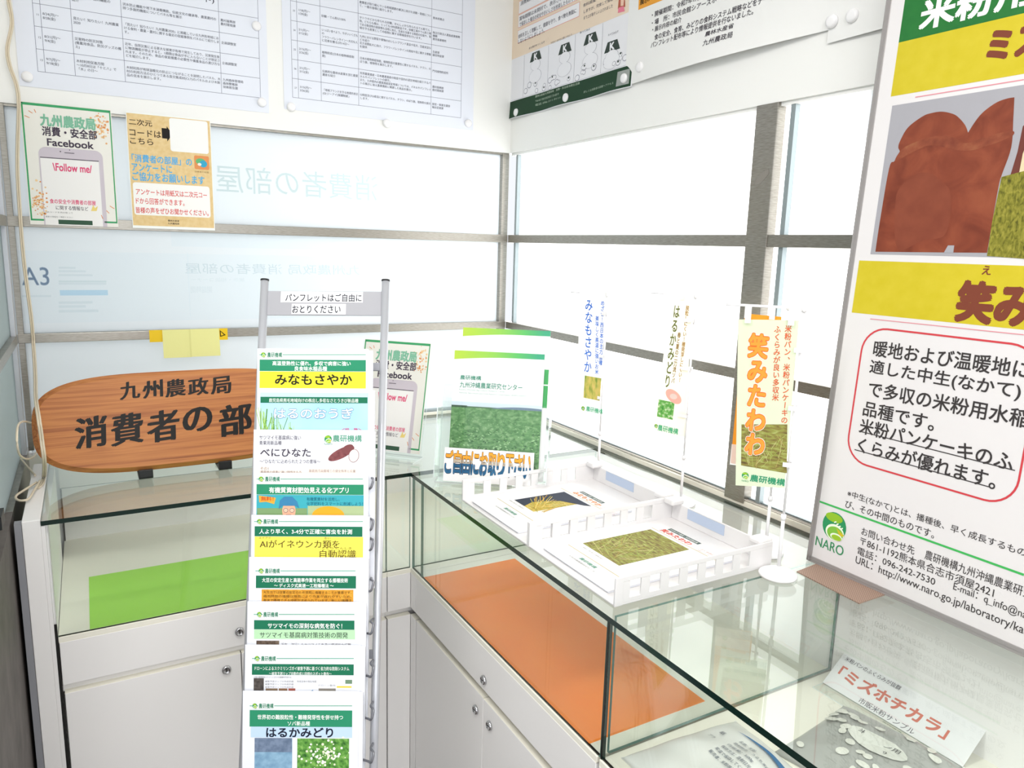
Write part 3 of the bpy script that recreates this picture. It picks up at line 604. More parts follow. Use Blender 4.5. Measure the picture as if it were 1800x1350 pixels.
s.done('comic leaflet with peach top and dark green foot, pinned beside the corner', 'leaflet')
s = rsheet('exhibition_notice', (1116, -150), (1474, 49), -0.0012, base=mat('soft white paper', '#ececea', 0.6), bend=lambda x, y: 0.003 + 0.020 * math.sin(max(0, min(1, (x - 0.03) / (s_w - 0.06))) * math.pi) * max(0, 1 - y / 0.14) ** 2)
s_w = s.w
a = s.loc((1123.6, 18)); s.R(a[0], a[1], a[0] + 0.32, a[1] + 0.07, '#e9a23f', 1); s.T('展示パネル', (1127, -1), (1165, -14), 11, '#4a3a1c', 3, .025)
tb = '#47434a'
for t, lt, rt, hp in (('・開催期間：令和7年1月31日～', (1148, 22), (1258, -12), 10), ('・場　所：市民会館シアーズホーム', (1148, 36), (1280, -4), 10), ('・展示内容の紹介', (1149, 48), (1200, 34), 9.5), ('食の安全、食育、みどりの食料システム戦略などをテーマに', (1153, 61), (1372, -8), 10.5), ('パンフレット配布等により情報提供を行ないました。', (1147, 75), (1328, 21.5), 10.5), ('農林水産省', (1245, 57), (1295, 45), 9), ('九州農政局', (1243, 72), (1295, 58), 11)): s.T(t, lt, rt, hp, tb, 3, .012)
s.done('white exhibition notice with orange heading strip, pinned above the window', 'notice')
s = rsheet('notice_sheet', (1483, -200), (1640, 30), -0.0012, base=mat('soft white paper', '#ececea', 0.6), bend=lambda x, y: 0.003 + 0.012 * (x / 0.3) * max(0, 1 - y / 0.15) ** 2)
s.done('blank lower end of a white notice, half hidden behind the big poster', 'notice')
for px, lb in [((1098.5, 138), 'white round magnet on the dark green foot of the comic leaflet, right end'), ((996, 172), 'white round magnet at the foot of the comic leaflet, middle'), ((909, 198), 'white round magnet at the lower left corner of the comic leaflet'),
               ((1126, 118), 'white round magnet at the lower left corner of the exhibition notice'), ((1464, 38), 'white round magnet at the lower right corner of the exhibition notice'), ((1500, 28), 'white round magnet holding the notice beside the big poster')]:
    magnet(onx(px, -0.0055), (-1, 0, 0), lb, 'white round magnets')
# ------------------------------------------------------------------ brochure rack
RO = Vector((-0.935, -0.930, 1.422)); RU = (ROT @ Vector((1, -0.005, 0))).normalized(); RV = (ROT @ Vector((0, 8.56, -1))).normalized(); RN = RU.cross(RV)
RV = RN.cross(RU)
rack = tag(empty('brochure_rack', (-0.98, -1.25, 0.0)), 'silver tube brochure rack with a tilted column of green-headed leaflets', 'brochure rack')
PB = RO - RN * 0.050
def onrack(p, d=-0.050): return onplane(p, RO + RN * d, RN)
def rk(u, v, d): return RO + RU * u + RV * v + RN * d
def rc(p): q = p - RO; return q.dot(RU), q.dot(RV)
ul, vt = rc(onrack((465.5, 493))); ur, _ = rc(onrack((678, 494))); vb = -1.38
def pole(u):
    b = MB(); b.tube([rk(u, vt, -0.05), rk(u, vb, -0.05)], 0.0078, ALU, 16); o = b.build('pole', rack)
    b = MB(); b.tube([rk(u, vt + 0.0025, -0.05), rk(u, vt - 0.0005, -0.05)], 0.0084, BLACKP, 16); b.build('end_cap', o)
pole(ul); pole(ur)
uh0, vh0 = rc(onrack((471, 511.5))); uh1, vh1 = rc(onrack((671, 555)))
def rbox(b, u0, u1, v0, v1, d0, d1, m, bev=0):
    X = Matrix((RU, RV, RN)).transposed().to_4x4(); X.translation = RO
    b.box((u0, v0, d0), (u1, v1, d1), m, bev, X)
hd = one('header_panel', lambda b: rbox(b, ul + 0.006, ur - 0.006, vh1, vh0, -0.053, -0.0495, mat('grey header panel', '#a3a3a8', 0.5), 0.0006), rack)
for lt, rb, tx_, a, c in (((494, 512.5), (637.5, 532), 'パンフレットはご自由に', (502, 516), (636, 516)), ((513, 534), (607.5, 552.5), 'おとりください', (514, 536.5), (599, 536.5))):
    p = onrack(lt, -0.0490); q = onrack(rb, -0.0490); pu = rc(p); qu = rc(q)
    s = Sheet('paper_label', rk(pu[0], qu[1], -0.0492), RU, RV, qu[0] - pu[0], pu[1] - qu[1], PAPER, 0.0003); s.T(tx_, a, c, 14, '#2c2d38', 1, .016); s.done(parent=hd)
vs_ = [rc(onrack((660, y)))[1] for y in (645, 1150)]
for v in vs_: one('crossbar', lambda b: rbox(b, ul, ur, v - 0.008, v + 0.008, -0.0535, -0.0475, mat('grey bracket', '#8f9096', 0.45, 0.4), 0.001), rack)
one('crossbar', lambda b: b.tube([rk(ul, vb + 0.10, -0.05), rk(ur, vb + 0.10, -0.05)], 0.007, ALU, 14), rack)
for u in (ul, ur):
    f0 = rk(u, vb, -0.05); back = -Vector((RN.x, RN.y, 0)).normalized()
    b = MB(); b.tube([f0 + Vector((0, 0, 0.008 - f0.z)) - back * 0.10, f0 + Vector((0, 0, 0.008 - f0.z)) + back * 0.26], 0.008, ALU, 14); b.tube([f0 + Vector((0, 0, 0.008 - f0.z)), f0 + RV * 0.06], 0.008, ALU, 14); b.build('foot', rack)
HOOKY = [855, 928, 963, 1035, 1110, 1185, 1260, 1335]
for y in HOOKY:
    u0, v0 = rc(onrack((641, y), -0.012))
    def hk(b):
        P = [rk(u0 - 0.02, v0 - 0.004, -0.03), rk(u0 + 0.004, v0 - 0.004, -0.016), rk(u0 + 0.012, v0 - 0.003, -0.006), rk(u0 + 0.0155, v0 + 0.004, -0.004), rk(u0 + 0.0165, v0 + 0.014, -0.006), rk(u0 + 0.009, v0 + 0.0165, -0.02), rk(u0 + 0.009, v0 + 0.0165, -0.043)]
        b.tube(spline(P, 5), 0.0022, mat('grey wire', '#85868c', 0.35, 0.7), 8)
    one('hook', hk, rack)
DG, DG2 = '#2d8a66', '#1f7052'
al = math.radians(6); SV = RV * math.cos(al) + RN * math.sin(al)
TOPS = [((452.6, 612.5), (648, 611)), ((452, 682), (651, 684)), ((446, 755), (652, 757)), ((447, 831), (640, 831)), ((442, 905), (642, 906)), ((438, 979), (640, 983)), ((435, 1057), (636, 1058)), ((431, 1133), (634, 1135)), ((427, 1214), (630, 1224))]
def hdr(s, y, xa, xb, lx):
    s.line((xa, y), (xb, y), 0.0013, '#55a683', 1); s.logo((lx, y), 4.2, 2); s.rect((lx + 6, y - 5), (lx + 34, y + 5), PAPER, 2); s.T('農研機構', (lx + 7, y - 4.5), (lx + 33, y - 4.5), 9, '#2f7d60', 3, .018)
def r1(s):
    hdr(s, 623.7, 456, 643, 463); s.rect((456.5, 632), (643, 653), DG, 1); s.T('高温登熟性に優れ、多収で病害に強い', (479, 634.5), (616.5, 635), 8, '#f2f6f2', 2, .012); s.T('良食味水稲品種', (518, 643.8), (575, 644), 8, '#f2f6f2', 2, .012)
    s.rect((456.5, 652.7), (643, 690), '#f0e13a', 1); s.T('みなもさやか', (483.6, 657.5), (619, 657.5), 19, '#26281e', 2, .02)
def r2(s):
    s.rect((457.5, 690), (646.5, 790), noisy('sky print', [(0.3, '#b9dced'), (0.7, '#9ccbe8')], 9, 2), 1); s.rect((457.5, 690), (646.5, 698), '#bfe0d2', 2); s.rect((458, 697.5), (646, 709), DG2, 2)
    s.T('鹿児島県熊毛地域向けの株出し多収なさとうきび新品種', (473, 700), (630, 700.5), 7, '#eef4ee', 3, .01)
    for k in range(46):
        x = 459 + rnd.random() ** 1.6 * 60; y0 = 762; hh = (44 - (x - 459) * 0.5) * rnd.uniform(.5, 1.1); s.line((x, y0), (x + rnd.uniform(-10, 12), y0 - hh), 0.0011, rnd.choice(['#7fae4d', '#9cc463', '#5f9440', '#b5d489']), 3)
    s.T('はるのおうぎ', (481, 716), (622, 717), 20, '#5d8fb5', 4, .036); s.T('はるのおうぎ', (482, 717), (621, 718), 18, '#f4f8fa', 5, .012); s.T('＜特　徴＞', (600, 752), (636, 752), 8, '#d0507a', 4, .012)
def r3(s):
    s.T('サツマイモ基腐病に強い', (456, 765), (529, 765.5), 8, '#5a5560', 2, .01); s.T('青果用新品種', (456, 774.6), (495, 775), 7.5, '#5a5560', 2, .01); s.T('べにひなた', (457.5, 788), (546.5, 788.5), 14.5, '#4c4652', 2, .016)
    s.T('～“ひなた”に込められた２つの意味～', (456.5, 807), (563, 808), 7.5, '#5a5560', 2, .008); s.logo((576.8, 772), 6.5, 1); s.T('NARO', (570, 779), (584, 779), 3, DG, 2); s.T('農研機構', (585, 764.5), (636, 764.5), 12, '#4f9a7d', 2, .012)
    c = s.loc((600, 797)); s.ell(c, 0.027, 0.009, noisy('sweet potato skin', [(0.3, '#6e3c40'), (0.7, '#8c5355')], 160, 4), 2, rot=27); c = s.loc((611, 789)); s.ell(c, 0.012, 0.007, '#7b474a', 2, rot=30)
    c = s.loc((622, 801)); s.ell(c, 0.0098, 0.0125, '#8c5a5c', 3, rot=-10); s.ell(c, 0.0088, 0.0115, '#f3efe6', 4, rot=-10)
    s.rect((456, 820), (634, 850), '#efe0d6', 1); s.T('その1', (458, 821), (472, 821), 5, '#6a5a55', 2); s.T('基腐病の病害に強い特性をもち', (458, 827), (530, 828), 5, '#6a5a55', 2); s.T('基腐病汚染圃場での健全株率と収量', (543, 825), (625, 823), 5, '#8a7a75', 2)
def r4(s):
    hdr(s, 842, 451, 638, 459); s.rect((451, 851), (639, 870), DG, 1); s.T('有機質資材肥効見える化アプリ', (473, 856), (613, 857), 10.5, '#f2f6f2', 3, .016); s.rect((451, 869.5), (639, 915), '#3ea6b3', 1)
    s.poly([(455, 871), (485, 875), (482, 886), (468, 882), (456, 883)], '#eda53c', 2); s.T('無料！', (459, 872.5), (481, 875), 8, '#c8552c', 3, .02)
    s.T('有機質資材を活用し、', (539, 874), (597, 874.5), 6.5, '#1f6d80', 2, .012); s.T('化学肥料をスマートに削減しよう！', (539, 882), (638, 881), 6.5, '#1f6d80', 2, .012)
    s.rect((452, 893), (540, 915), '#7c9a6a', 2); s.rect((541, 889), (639, 915), '#a8b98c', 2); c = s.loc((577, 906)); s.ell(c, 0.030, 0.017, '#e9a52c', 3)
    c = s.loc((508, 898)); s.ell(c, 0.0125, 0.017, '#e0a98c', 4); s.poly([(490, 895), (492, 880), (500, 873), (514, 873), (523, 882), (526, 893), (520, 889), (496, 889)], '#3c7fa8', 5)
    for dx in (-5.5, 5.5): c = s.loc((508 + dx, 897)); s.ell(c, 0.0045, 0.0042, '#4b5a66', 5, n=14); s.ell(c, 0.0037, 0.0034, '#e9bda2', 6, n=14)
    s.line((503, 905), (512, 905), 0.0012, '#8a4a3c', 5)
def r5(s):
    hdr(s, 916.7, 446.7, 638, 456); s.rect((447.7, 925), (637, 943.5), DG2, 1); s.T('人より早く、3-4分で正確に害虫を計測', (455.7, 929.5), (619, 929), 9, '#f2f6f2', 2, .014); s.rect((447.7, 943), (638, 1000), '#e9e05a', 1)
    s.T('AIがイネウンカ類を', (456.7, 949), (597, 949), 14, '#5b4420', 2, .01); s.T('自動認識', (562, 966.5), (626, 966), 15, '#5b4420', 2, .01); s.T('エイアイ', (455, 943.5), (476, 943.5), 3.6, '#5b4420', 2); s.T('るい', (570, 944), (581, 944), 3.6, '#5b4420', 2); s.T('じどう にんしき', (567, 961.5), (618, 961), 4, '#5b4420', 2)
def r6(s):
    hdr(s, 1003.5, 449, 625, 459); s.rect((450, 1011.7), (625.7, 1034.5), DG2, 1); s.T('大豆の安定生産と高能率作業を両立する播種技術', (460.7, 1015.5), (611.7, 1016), 8, '#f2f6f2', 2, .012); s.T('～ ディスク式高速一工程播種法 ～', (482, 1025.5), (586.7, 1025.5), 7, '#f2f6f2', 2, .012)
    s.rect((460, 1036), (621, 1075), noisy('orange field print', [(0.35, '#c98a2a'), (0.65, '#dfa23a')], 120, 4), 1)
    for k, t in enumerate(('大豆作では収量の安定のため適期に播種することが重要です。', '梅雨時期の播種は降雨により作業が遅れやすいため、', '高速で播種できる技術が求められています。新しい播種法')): s.T(t, (463, 1038.5 + 7 * k), (618, 1038.5 + 7 * k), 5, '#4a3210', 2)
def r7(s):
    hdr(s, 1080, 446, 623, 456); s.rect((446.7, 1090), (623, 1107), DG2, 1); s.T('サツマイモの深刻な病気を防ぐ！', (470.7, 1095), (601.7, 1095), 9.5, '#f2f6f2', 2, .014); s.rect((446.7, 1106.5), (624, 1124), '#b5dcb2', 1); s.T('サツマイモ基腐病対策技術の開発', (456.7, 1110.6), (611.7, 1111), 10.5, '#33483c', 2, .008)
    s.rect((450.7, 1126), (490.7, 1150), noisy('soil print', [(0.3, '#4d4038'), (0.7, '#7a695a')], 150, 4), 1); s.T('近年、流行したサツマイモ生産に壊滅的な打撃', (494, 1130), (617, 1128), 7, '#666068', 2)
def r8(s):
    hdr(s, 1157.5, 443, 622, 452); s.rect((443, 1167), (621.7, 1187), DG2, 1); s.T('ドローンによるスクミリンゴガイ被害予測に基づく省力的な防除システム', (447.7, 1171), (614, 1170.5), 7, '#f2f6f2', 2, .01); s.T('～被害予測マップ自動作成と田畑のスポット散布～', (473, 1180.8), (583, 1180.8), 5.5, '#f2f6f2', 2, .01)
    s.T('水稲の重要害虫スクミリンゴガイの被害を予測する', (446, 1188.5), (512, 1188.5), 3.2, '#777', 2); s.rect((446, 1192), (463.5, 1232), noisy('night print', [(0.3, '#35302f'), (0.7, '#5f5853')], 140, 4), 1)
    for k in range(3): s.T('被害予測マップの作成手順', (466, 1196 + 5 * k), (516, 1196 + 5 * k), 3.2, '#888', 2)
    for x0, x1, c in ((467, 488, '#85705a'), (490, 505, '#8a6a50'), (507, 519, '#a0584a'), (560, 590, '#8a857c'), (607, 619, '#6f8a70')): s.rect((x0, 1210 if x0 < 600 else 1195), (x1, 1232 if x0 < 600 else 1202), c, 1)
    s.poly([s_ for s_ in ((540, 1224), (545, 1216), (550, 1212), (551, 1216), (546, 1222), (543, 1229))], '#4f86b0', 2); s.rect((592, 1206), (618, 1209), '#e3c43c', 1); s.T('地域全体の発生地図', (522, 1196), (556, 1196), 3.4, '#888', 2); s.T('ドローン散布', (560, 1203), (590, 1203), 3.4, '#888', 2)
def r9(s):
    hdr(s, 1240.7, 439, 619, 448); s.rect((439, 1248), (619, 1278), DG, 1); s.T('世界初の難脱粒性・難穂発芽性を併せ持つ', (452.7, 1256), (603, 1255), 8.5, '#f2f6f2', 2, .012); s.T('ソバ新品種', (505.7, 1267.5), (545, 1267.5), 8, '#f2f6f2', 2, .012)
    s.rect((441, 1277), (619, 1297), '#bcd3ec', 1); s.T('はるかみどり', (468, 1278.5), (585.7, 1278), 17.5, '#1f2333', 2, .022)
    s.rect((447.7, 1297), (513, 1400), noisy('blue field print', [(0.35, '#6f93b0'), (0.65, '#8eb2c9')], 60, 5), 1); s.rect((447.7, 1297), (513, 1322), noisy('grey field print', [(0.35, '#5d6d85'), (0.65, '#7888a0')], 90, 5), 2)
    s.rect((522.7, 1298), (613, 1400), noisy('leaf print', [(0.3, '#2c5a28'), (0.5, '#5c9440'), (0.72, '#8cba62')], 130, 6), 1)
    for k in range(90):
        c = s.loc((568 + rnd.gauss(0, 17), 1325 + rnd.gauss(0, 11))); s.ell(c, *(2 * [rnd.uniform(.001, .0026)]), rnd.choice(['#eef0dc', '#dfe4c4', '#f6f6ea']), 2, n=8)
RL = [('yellow title band', 'topmost'), ('blue sky and tall grass cover', 'second'), ('white cover with a sweet potato', 'third'), ('teal cover with a man in a blue cap', 'fourth'), ('yellow cover with brown title', 'fifth'), ('orange picture below its green band', 'sixth'), ('pale green subtitle band', 'seventh'), ('small pictures and a map', 'eighth'), ('two plant photos', 'lowest in view')]
WLEAF = mat('leaflet paper', '#e3e5ec', 0.6)
for k, ((lt, rt), fn) in enumerate(zip(TOPS, (r1, r2, r3, r4, r5, r6, r7, r8, r9))):
    a = onrack(lt, 0); c = onrack(rt, 0); w = (c - a).dot(RU); d = 0.0
    s = Sheet('leaflet', a - SV * 0.297 - RN * 0.0006, RU, SV, w, 0.297, WLEAF, 0.0006); fn(s)
    o = s.done('leaflet with %s, %s in the rack' % RL[k], 'leaflet', 'leaflets in the brochure rack')
    X = Matrix((s.u, s.v, s.n)).transposed().to_4x4(); X.translation = s.p0
    b = MB(); b.box((0.004, 0.002, -0.0045), (w + 0.008, 0.294, -0.0003), WLEAF, 0, X); b.build('under_copies', o)
# ------------------------------------------------------------------ wooden signboard
WOOD = noisy('striped reddish wood', [(0.28, '#8f5230'), (0.43, '#b06c3e'), (0.56, '#c58149'), (0.76, '#a05c35')], 5, 9, (0.6, 20, 20), 0.45, 0.6, 0.35, 0.03)
WOODE = noisy('dark wood edge', [(0.3, '#7d4521'), (0.7, '#96582e')], 9, 6, (1, 10, 10), 0.5)
tl = math.radians(15); BV = Vector((0, math.sin(tl), math.cos(tl))); BP = Vector((0, -0.345, T + 0.014)); BNn = EX.cross(BV)
def onb(p): return onplane(p, BP + BNn * 0.028, BNn)
def bl(p): q = onb(p) - (BP + BNn * 0.028); return q.x, q.dot(BV)
xl, _ = bl((56.5, 770)); cx_, _ = bl((322, 735)); _, yb = bl((300, 822.5)); _, yt = bl((416, 645.5))
print('signboard', xl, cx_, yb, yt)
BH = (yt - yb); ax = cx_ - xl
def outline(sc):
    pts = []
    for k in range(96):
        t = 2 * math.pi * k / 96; c, s_ = math.cos(t), math.sin(t)
        pts.append((cx_ + (ax - (1 - sc) * .6) * math.copysign(abs(c) ** (2 / 3.7), c), yb + BH / 2 + (BH / 2 - (1 - sc) * .6) * math.copysign(abs(s_) ** (2 / 3.1), s_)))
    return pts
XB = Matrix((EX, BV, BNn)).transposed().to_4x4(); XB.translation = BP
sg = tag(empty('signboard', (cx_, -0.345, T + 0.012)), 'reddish wooden signboard with brushed black writing and rounded ends, behind the rack', 'signboard')
def brd(b):
    rings = []
    for z, sc in ((0.0, 0.99), (0.004, 1.0), (0.0165, 1.0), (0.028, 0.982)):
        rings.append([b.bm.verts.new(XB @ Vector((x, y, z))) for x, y in outline(sc)])
    i, j = b.mi(WOOD), b.mi(WOOD)
    for q, (a, c) in enumerate(zip(rings, rings[1:])):
        for k in range(96): f = b.bm.faces.new((a[k], a[(k + 1) % 96], c[(k + 1) % 96], c[k])); f.material_index = j
    f = b.bm.faces.new(rings[-1]); f.material_index = i; f = b.bm.faces.new(rings[0][::-1]); f.material_index = j
one('board', brd, sg)
s = Sheet('lettering', BP + EX * xl + BNn * 0.0281, EX, BV, 2 * ax, BH, PAPER, 0.0); s.V, s.F, s.I, s.mats = [], [], [], []
INK = mat('black sumi ink', '#161311', 0.5)
def brush(txt, x0, x1, yl, yr, hh, bold):
    n = len(txt); pit = (x1 - x0) / n
    for k, ch in enumerate(txt):
        f = (k + .5) / n; y = yl + (yr - yl) * f; xa = x0 + pit * k + pit * .05; s.T(ch, (xa, y), (xa + pit * (.92 if ch != 'の' else .84), y), hh * (1 if ch != 'の' else .78), INK, 1, -bold * 1.5, shear=0.05, rise=.07)
brush('九州農政局', 206, 406, 673, 662, 31, .024)
brush('消費者の部屋', 124, 505, 737, 704, 56, .026)
s.done(parent=sg)
for px, lb in (((256, 831), 'small black bracket under the signboard, nearer the left end'), ((395, 813), 'small black bracket under the signboard, beside the rack')):
    p = onb(px); x = p.x
    def bk(b):
        b.box((x - 0.016, -0.385, T), (x + 0.016, -0.318, T + 0.004), BLACKP, 0.001); b.box((x - 0.016, -0.385, T), (x + 0.016, -0.378, T + 0.022), BLACKP, 0.0015); b.box((x - 0.016, -0.330, T), (x + 0.016, -0.318, T + 0.009), BLACKP, 0.001)
    tag(one('sign_bracket', bk, None, (x, -0.35, T)), lb, 'bracket', 'brackets under the signboard')
# ------------------------------------------------------------------ acrylic stand with phone flyer
def lean(u, deg):
    u = Vector(u).normalized(); nh = Vector((u.y, -u.x, 0)); r = math.radians(deg); return u, nh, (Vector((0, 0, 1)) * math.cos(r) - nh * math.sin(r)), nh
def hv(hd): return Vector((math.sin(math.radians(hd)), math.cos(math.radians(hd)), 0))
FU, FNH, FV, _ = lean(hv(137), 14)
fp = onz((657, 795), T); fw = 0.205
# the flyer's lower right corner seen at (736, 797.6)
fr = onplane((737, 799), onz((700, 803), T) + Vector((0, 0, 0.01)), FU.cross(FV)); fb = fr - FU * fw
fst = tag(empty('acrylic_stand', fr - FU * fw / 2), 'clear acrylic L-shaped stand holding the phone flyer on the corner glass', 'acrylic stand')
XF_ = Matrix((FU, FV, FU.cross(FV))).transposed().to_4x4(); XF_.translation = fb
one('upright', lambda b: b.box((-0.004, -0.006, -0.0050), (fw + 0.006, 0.302, -0.0025), ACRYL, xf=XF_, edge=AEDGE, axis=2), fst)
XG = Matrix((FU, FNH * -1, Vector((0, 0, 1)))).transposed().to_4x4(); XG.translation = Vector((fb.x, fb.y, T + 0.0006))
one('base_plate', lambda b: b.box((-0.004, -0.055, 0), (fw + 0.006, 0.012, 0.003), ACRYL, xf=XG, edge=AEDGE, axis=2), fst)
k_ = fw / FBREF.w
s = Sheet('flyer', fb - FU.cross(FV) * 0.002, FU, FV, fw, FBREF.h * k_, FBREF.base, 0.0006); s.mapper = lambda p: tuple(q * k_ for q in Sheet.loc(FBREF, p)); flyer_art(s)
s.done('ivory flyer with drawn phone in the acrylic stand, half behind the rack pole', 'flyer', 'green-bordered phone flyers')
# ------------------------------------------------------------------ acrylic brochure holder
HU, HNH, HV, _ = lean(hv(127.5), 12)
hb = onz((768, 842), T) + Vector((0, 0, .0065)); HN = HU.cross(HV)
def hl(p, d=0.0): q = onplane(p, hb + HN * d, HN) - hb; return q.dot(HU), q.dot(HV)
GRN = None
def grad(name, stops, axis_scale):
    if name in _m: return _m[name]
    m = bpy.data.materials.new(name); m.use_nodes = True; N, L = nodes(m); tc = N.new('ShaderNodeTexCoord'); mp = N.new('ShaderNodeMapping'); mp.inputs['Scale'].default_value = axis_scale
    L.new(tc.outputs['Object'], mp.inputs[0]); g = N.new('ShaderNodeTexGradient'); L.new(mp.outputs[0], g.inputs[0]); r = N.new('ShaderNodeValToRGB'); L.new(g.outputs[0], r.inputs[0]); e = r.color_ramp.elements
    while len(e) < len(stops): e.new(.5)
    for k, (p, c) in enumerate(stops): e[k].position = p; e[k].color = hexc(c)
    L.new(r.outputs[0], N['Principled BSDF'].inputs[0]); N['Principled BSDF'].inputs['Roughness'].default_value = .5; _m[name] = m; return m
LIME = grad('lime to green print', [(0.0, '#b4d33a'), (0.45, '#8fca4c'), (0.75, '#57b95f'), (1.0, '#35a37a')], (4.76, 1, 1))
FIELD = noisy('crop field print', [(0.25, '#3c6f3c'), (0.5, '#62965a'), (0.75, '#98bd8a')], 75, 8, (1, 1.6, 1), dist=0.4)
def brochure(s, full):
    w, h = s.w, s.h; pts = [(0, h), (w, h)]; n = 24; low = []
    for k in range(n + 1):
        f = k / n; low.append((w * (1 - f), h - 0.0135 - 0.009 * max(0, (f - .35) / .65) ** 1.8 + 0.003 * (1 - f) * 0))
    s.P(pts + low, LIME, 1)
    if not full: return
    s.T('農研機構', (809, 659), (846, 662), 8, '#3f8f78', 2, .014); s.T('九州沖縄農業研究センター', (808.5, 670.5), (918.5, 677.5), 10.5, '#3f8f78', 2, .012)
    s.T('Kyushu Okinawa Agricultural Research Center', (807.5, 683), (888, 688), 3.2, '#7fa9a0', 2); s.T('National Agriculture and Food Research Organization (KARC/NARO)', (807.5, 688.5), (925.5, 695), 3.4, '#7fa9a0', 2)
    y1 = s.loc((790, 716))[1]; y2 = s.loc((790, 709))[1]; s.R(0, 0, w, y1 + .004, FIELD, 2); s.R(0, y1, w, y2 + 0.007, '#d9e7f3', 1); s.R(0.0, y1 + .002, 0.04, y1 + .007, '#3c5a44', 3); s.R(0.03, y1 + .0025, w * .55, y1 + .0055, '#4f7350', 3)
    for k in range(800):
        f = rnd.random(); yy = .001 + (y1 - .004) * f; r_ = .0042 * (1 - f) ** 1.1 + .0007; xx = rnd.uniform(r_, w - r_); s.ell((xx, yy), r_, r_ * .5, rnd.choice(['#3f7338', '#74a863', '#a9d09a', '#568a4c', '#8cbc7a', '#2f5c30']), 3, n=7, rot=rnd.uniform(-40, 40))
    hill = [(w * .45, y1 + .003)] + [(w * (.45 + .55 * k / 12), y1 + .004 + .0055 * math.sin(k / 12 * 2.4)) for k in range(13)] + [(w, y1 + .003)]; s.P(hill, '#7489a0', 3)
    s.rect((951, 655), (962, 722), '#3f9a58', 3) if False else None
a = hl((799.6, 615.5), .012); c = hl((957.8, 624), .012)
bw = c[0] - a[0]; print('brochure width', bw, 'u', a)
s = Sheet('brochure', hb + HU * a[0] + HV * (a[1] - 0.297) + HN * .012, HU, HV, bw, 0.297, PAPER, .0012); brochure(s, True)
s.done('brochure with lime green top edge and crop field photo, front pocket of acrylic holder', 'brochure', 'lime-topped brochures in the acrylic holder'); fr_ = s
a2 = hl((814.5, 575.5), -.022); c2_ = hl((968, 583.5), -.022)
s = Sheet('brochure', hb + HU * a2[0] + HV * (a2[1] - 0.297) - HN * .022, HU, HV, c2_[0] - a2[0], 0.297, PAPER, .0012); brochure(s, False)
s.done('brochure with lime green top edge, raised in the rear pocket of acrylic holder', 'brochure', 'lime-topped brochures in the acrylic holder')
a3 = hl((806, 628), .004); c3_ = hl((966, 645), .004)
s = Sheet('brochure', hb + HU * a3[0] + HV * (a3[1] - 0.297) + HN * .004, HU, HV, c3_[0] - a3[0], 0.297, PAPER, .0012)
y0 = s.h - .02; s.R(s.w - .012, y0 - .037, s.w - .001, y0, '#4da463', 1); s.R(s.w - .012, y0 - .095, s.w - .001, y0 - .04, '#4da463', 1)
s.done('brochure with green side blocks, peeking out behind the crop field brochure', 'brochure', 'brochures in the acrylic holder')
hd_ = tag(empty('brochure_holder', hb + HU * .1), 'clear acrylic holder with pockets of lime-topped brochures, left of the trays', 'brochure holder')
XH = Matrix((HU, HV, HN)).transposed().to_4x4(); XH.translation = hb
hr = hl((936, 852), 0)[0]; pt = hl((778, 704), .03)[1]; w0, w1_ = -0.001, max(a[0] + bw, c2_[0]) + .012
def hbox(nm, lo, hi, ax): one(nm, lambda b: b.box(lo, hi, ACRYL, xf=XH, edge=AEDGE, axis=ax), hd_)
hbox('back_panel', (w0, .0, -.0265), (w1_, .235, -.0240), 2); hbox('front_panel', (w0, .001, .0280), (w1_, pt, .0300), 2); hbox('divider_panel', (w0, .0, -.0035), (w1_, .20, -.0015), 2)
hbox('side_panel', (w0 - .002, 0.0, -.0265), (w0, .20, .0300), 0); hbox('side_panel', (w1_, 0.0, -.0265), (w1_ + .002, .20, .0300), 0)
XH2 = Matrix((HU, HNH * -1, Vector((0, 0, 1)))).transposed().to_4x4(); XH2.translation = Vector((hb.x, hb.y, T + .0005))
one('base_plate', lambda b: b.box((w0, -.026, 0), (w1_, .030, .0025), ACRYL, xf=XH2, edge=AEDGE, axis=2), hd_)
a = hl((782, 786), .0305); c = hl((936, 856), .0305)
s = Sheet('paper_label', hb + HU * a[0] + HV * c[1] + HN * .0303, HU, HV, c[0] - a[0], a[1] - c[1], PAPER, .0003)
txt = 'ご自由にお取り下さい'; n = len(txt)
for k, ch in enumerate(txt):
    xa = 783.5 + k * 15.2; xb = xa + 14.0; y = 789.5 + k * 1.05; s.T(ch, (xa - .6, y), (xb + .6, y), 43, '#3a332e', 1, .042); s.T(ch, (xa, y + 1), (xb, y + 1), 41, '#f1a63c', 2, .026)
    V, F, g0, g1, g2, g3 = glyphs(ch, .026); A = s.loc((xa, y + 1)); Bq = s.loc((xb, y + 1)); Cq = s.loc((xa, y + 42)); bmx = bmesh.new(); vv = [bmx.verts.new((A[0] + (x - g0) / (g1 - g0) * (Bq[0] - A[0]), Cq[1] + (yy - g2) / (g3 - g2) * (A[1] - Cq[1]), 0)) for x, yy, _ in V]
    for f in F:
        try: bmx.faces.new([vv[q] for q in f])
        except ValueError: pass
    for fr0, colr, lay in ((.62, '#f3e6d2', 3), (.46, '#4d8fc0', 4)):
        bb = bmx.copy(); bmesh.ops.bisect_plane(bb, geom=bb.verts[:] + bb.edges[:] + bb.faces[:], plane_co=(0, Cq[1] + fr0 * (A[1] - Cq[1]), 0), plane_no=(0, 1, 0), clear_outer=True); bb.verts.index_update(); q0 = len(s.V); zz = s.z(lay)
        s.V += [(v.co.x, v.co.y, zz) for v in bb.verts]; s.F += [tuple(q0 + v.index for v in f.verts) for f in bb.faces]; s.I += [s.mi(colr)] * len(bb.faces); bb.free()
    bmx.free()
s.done(parent=hd_)
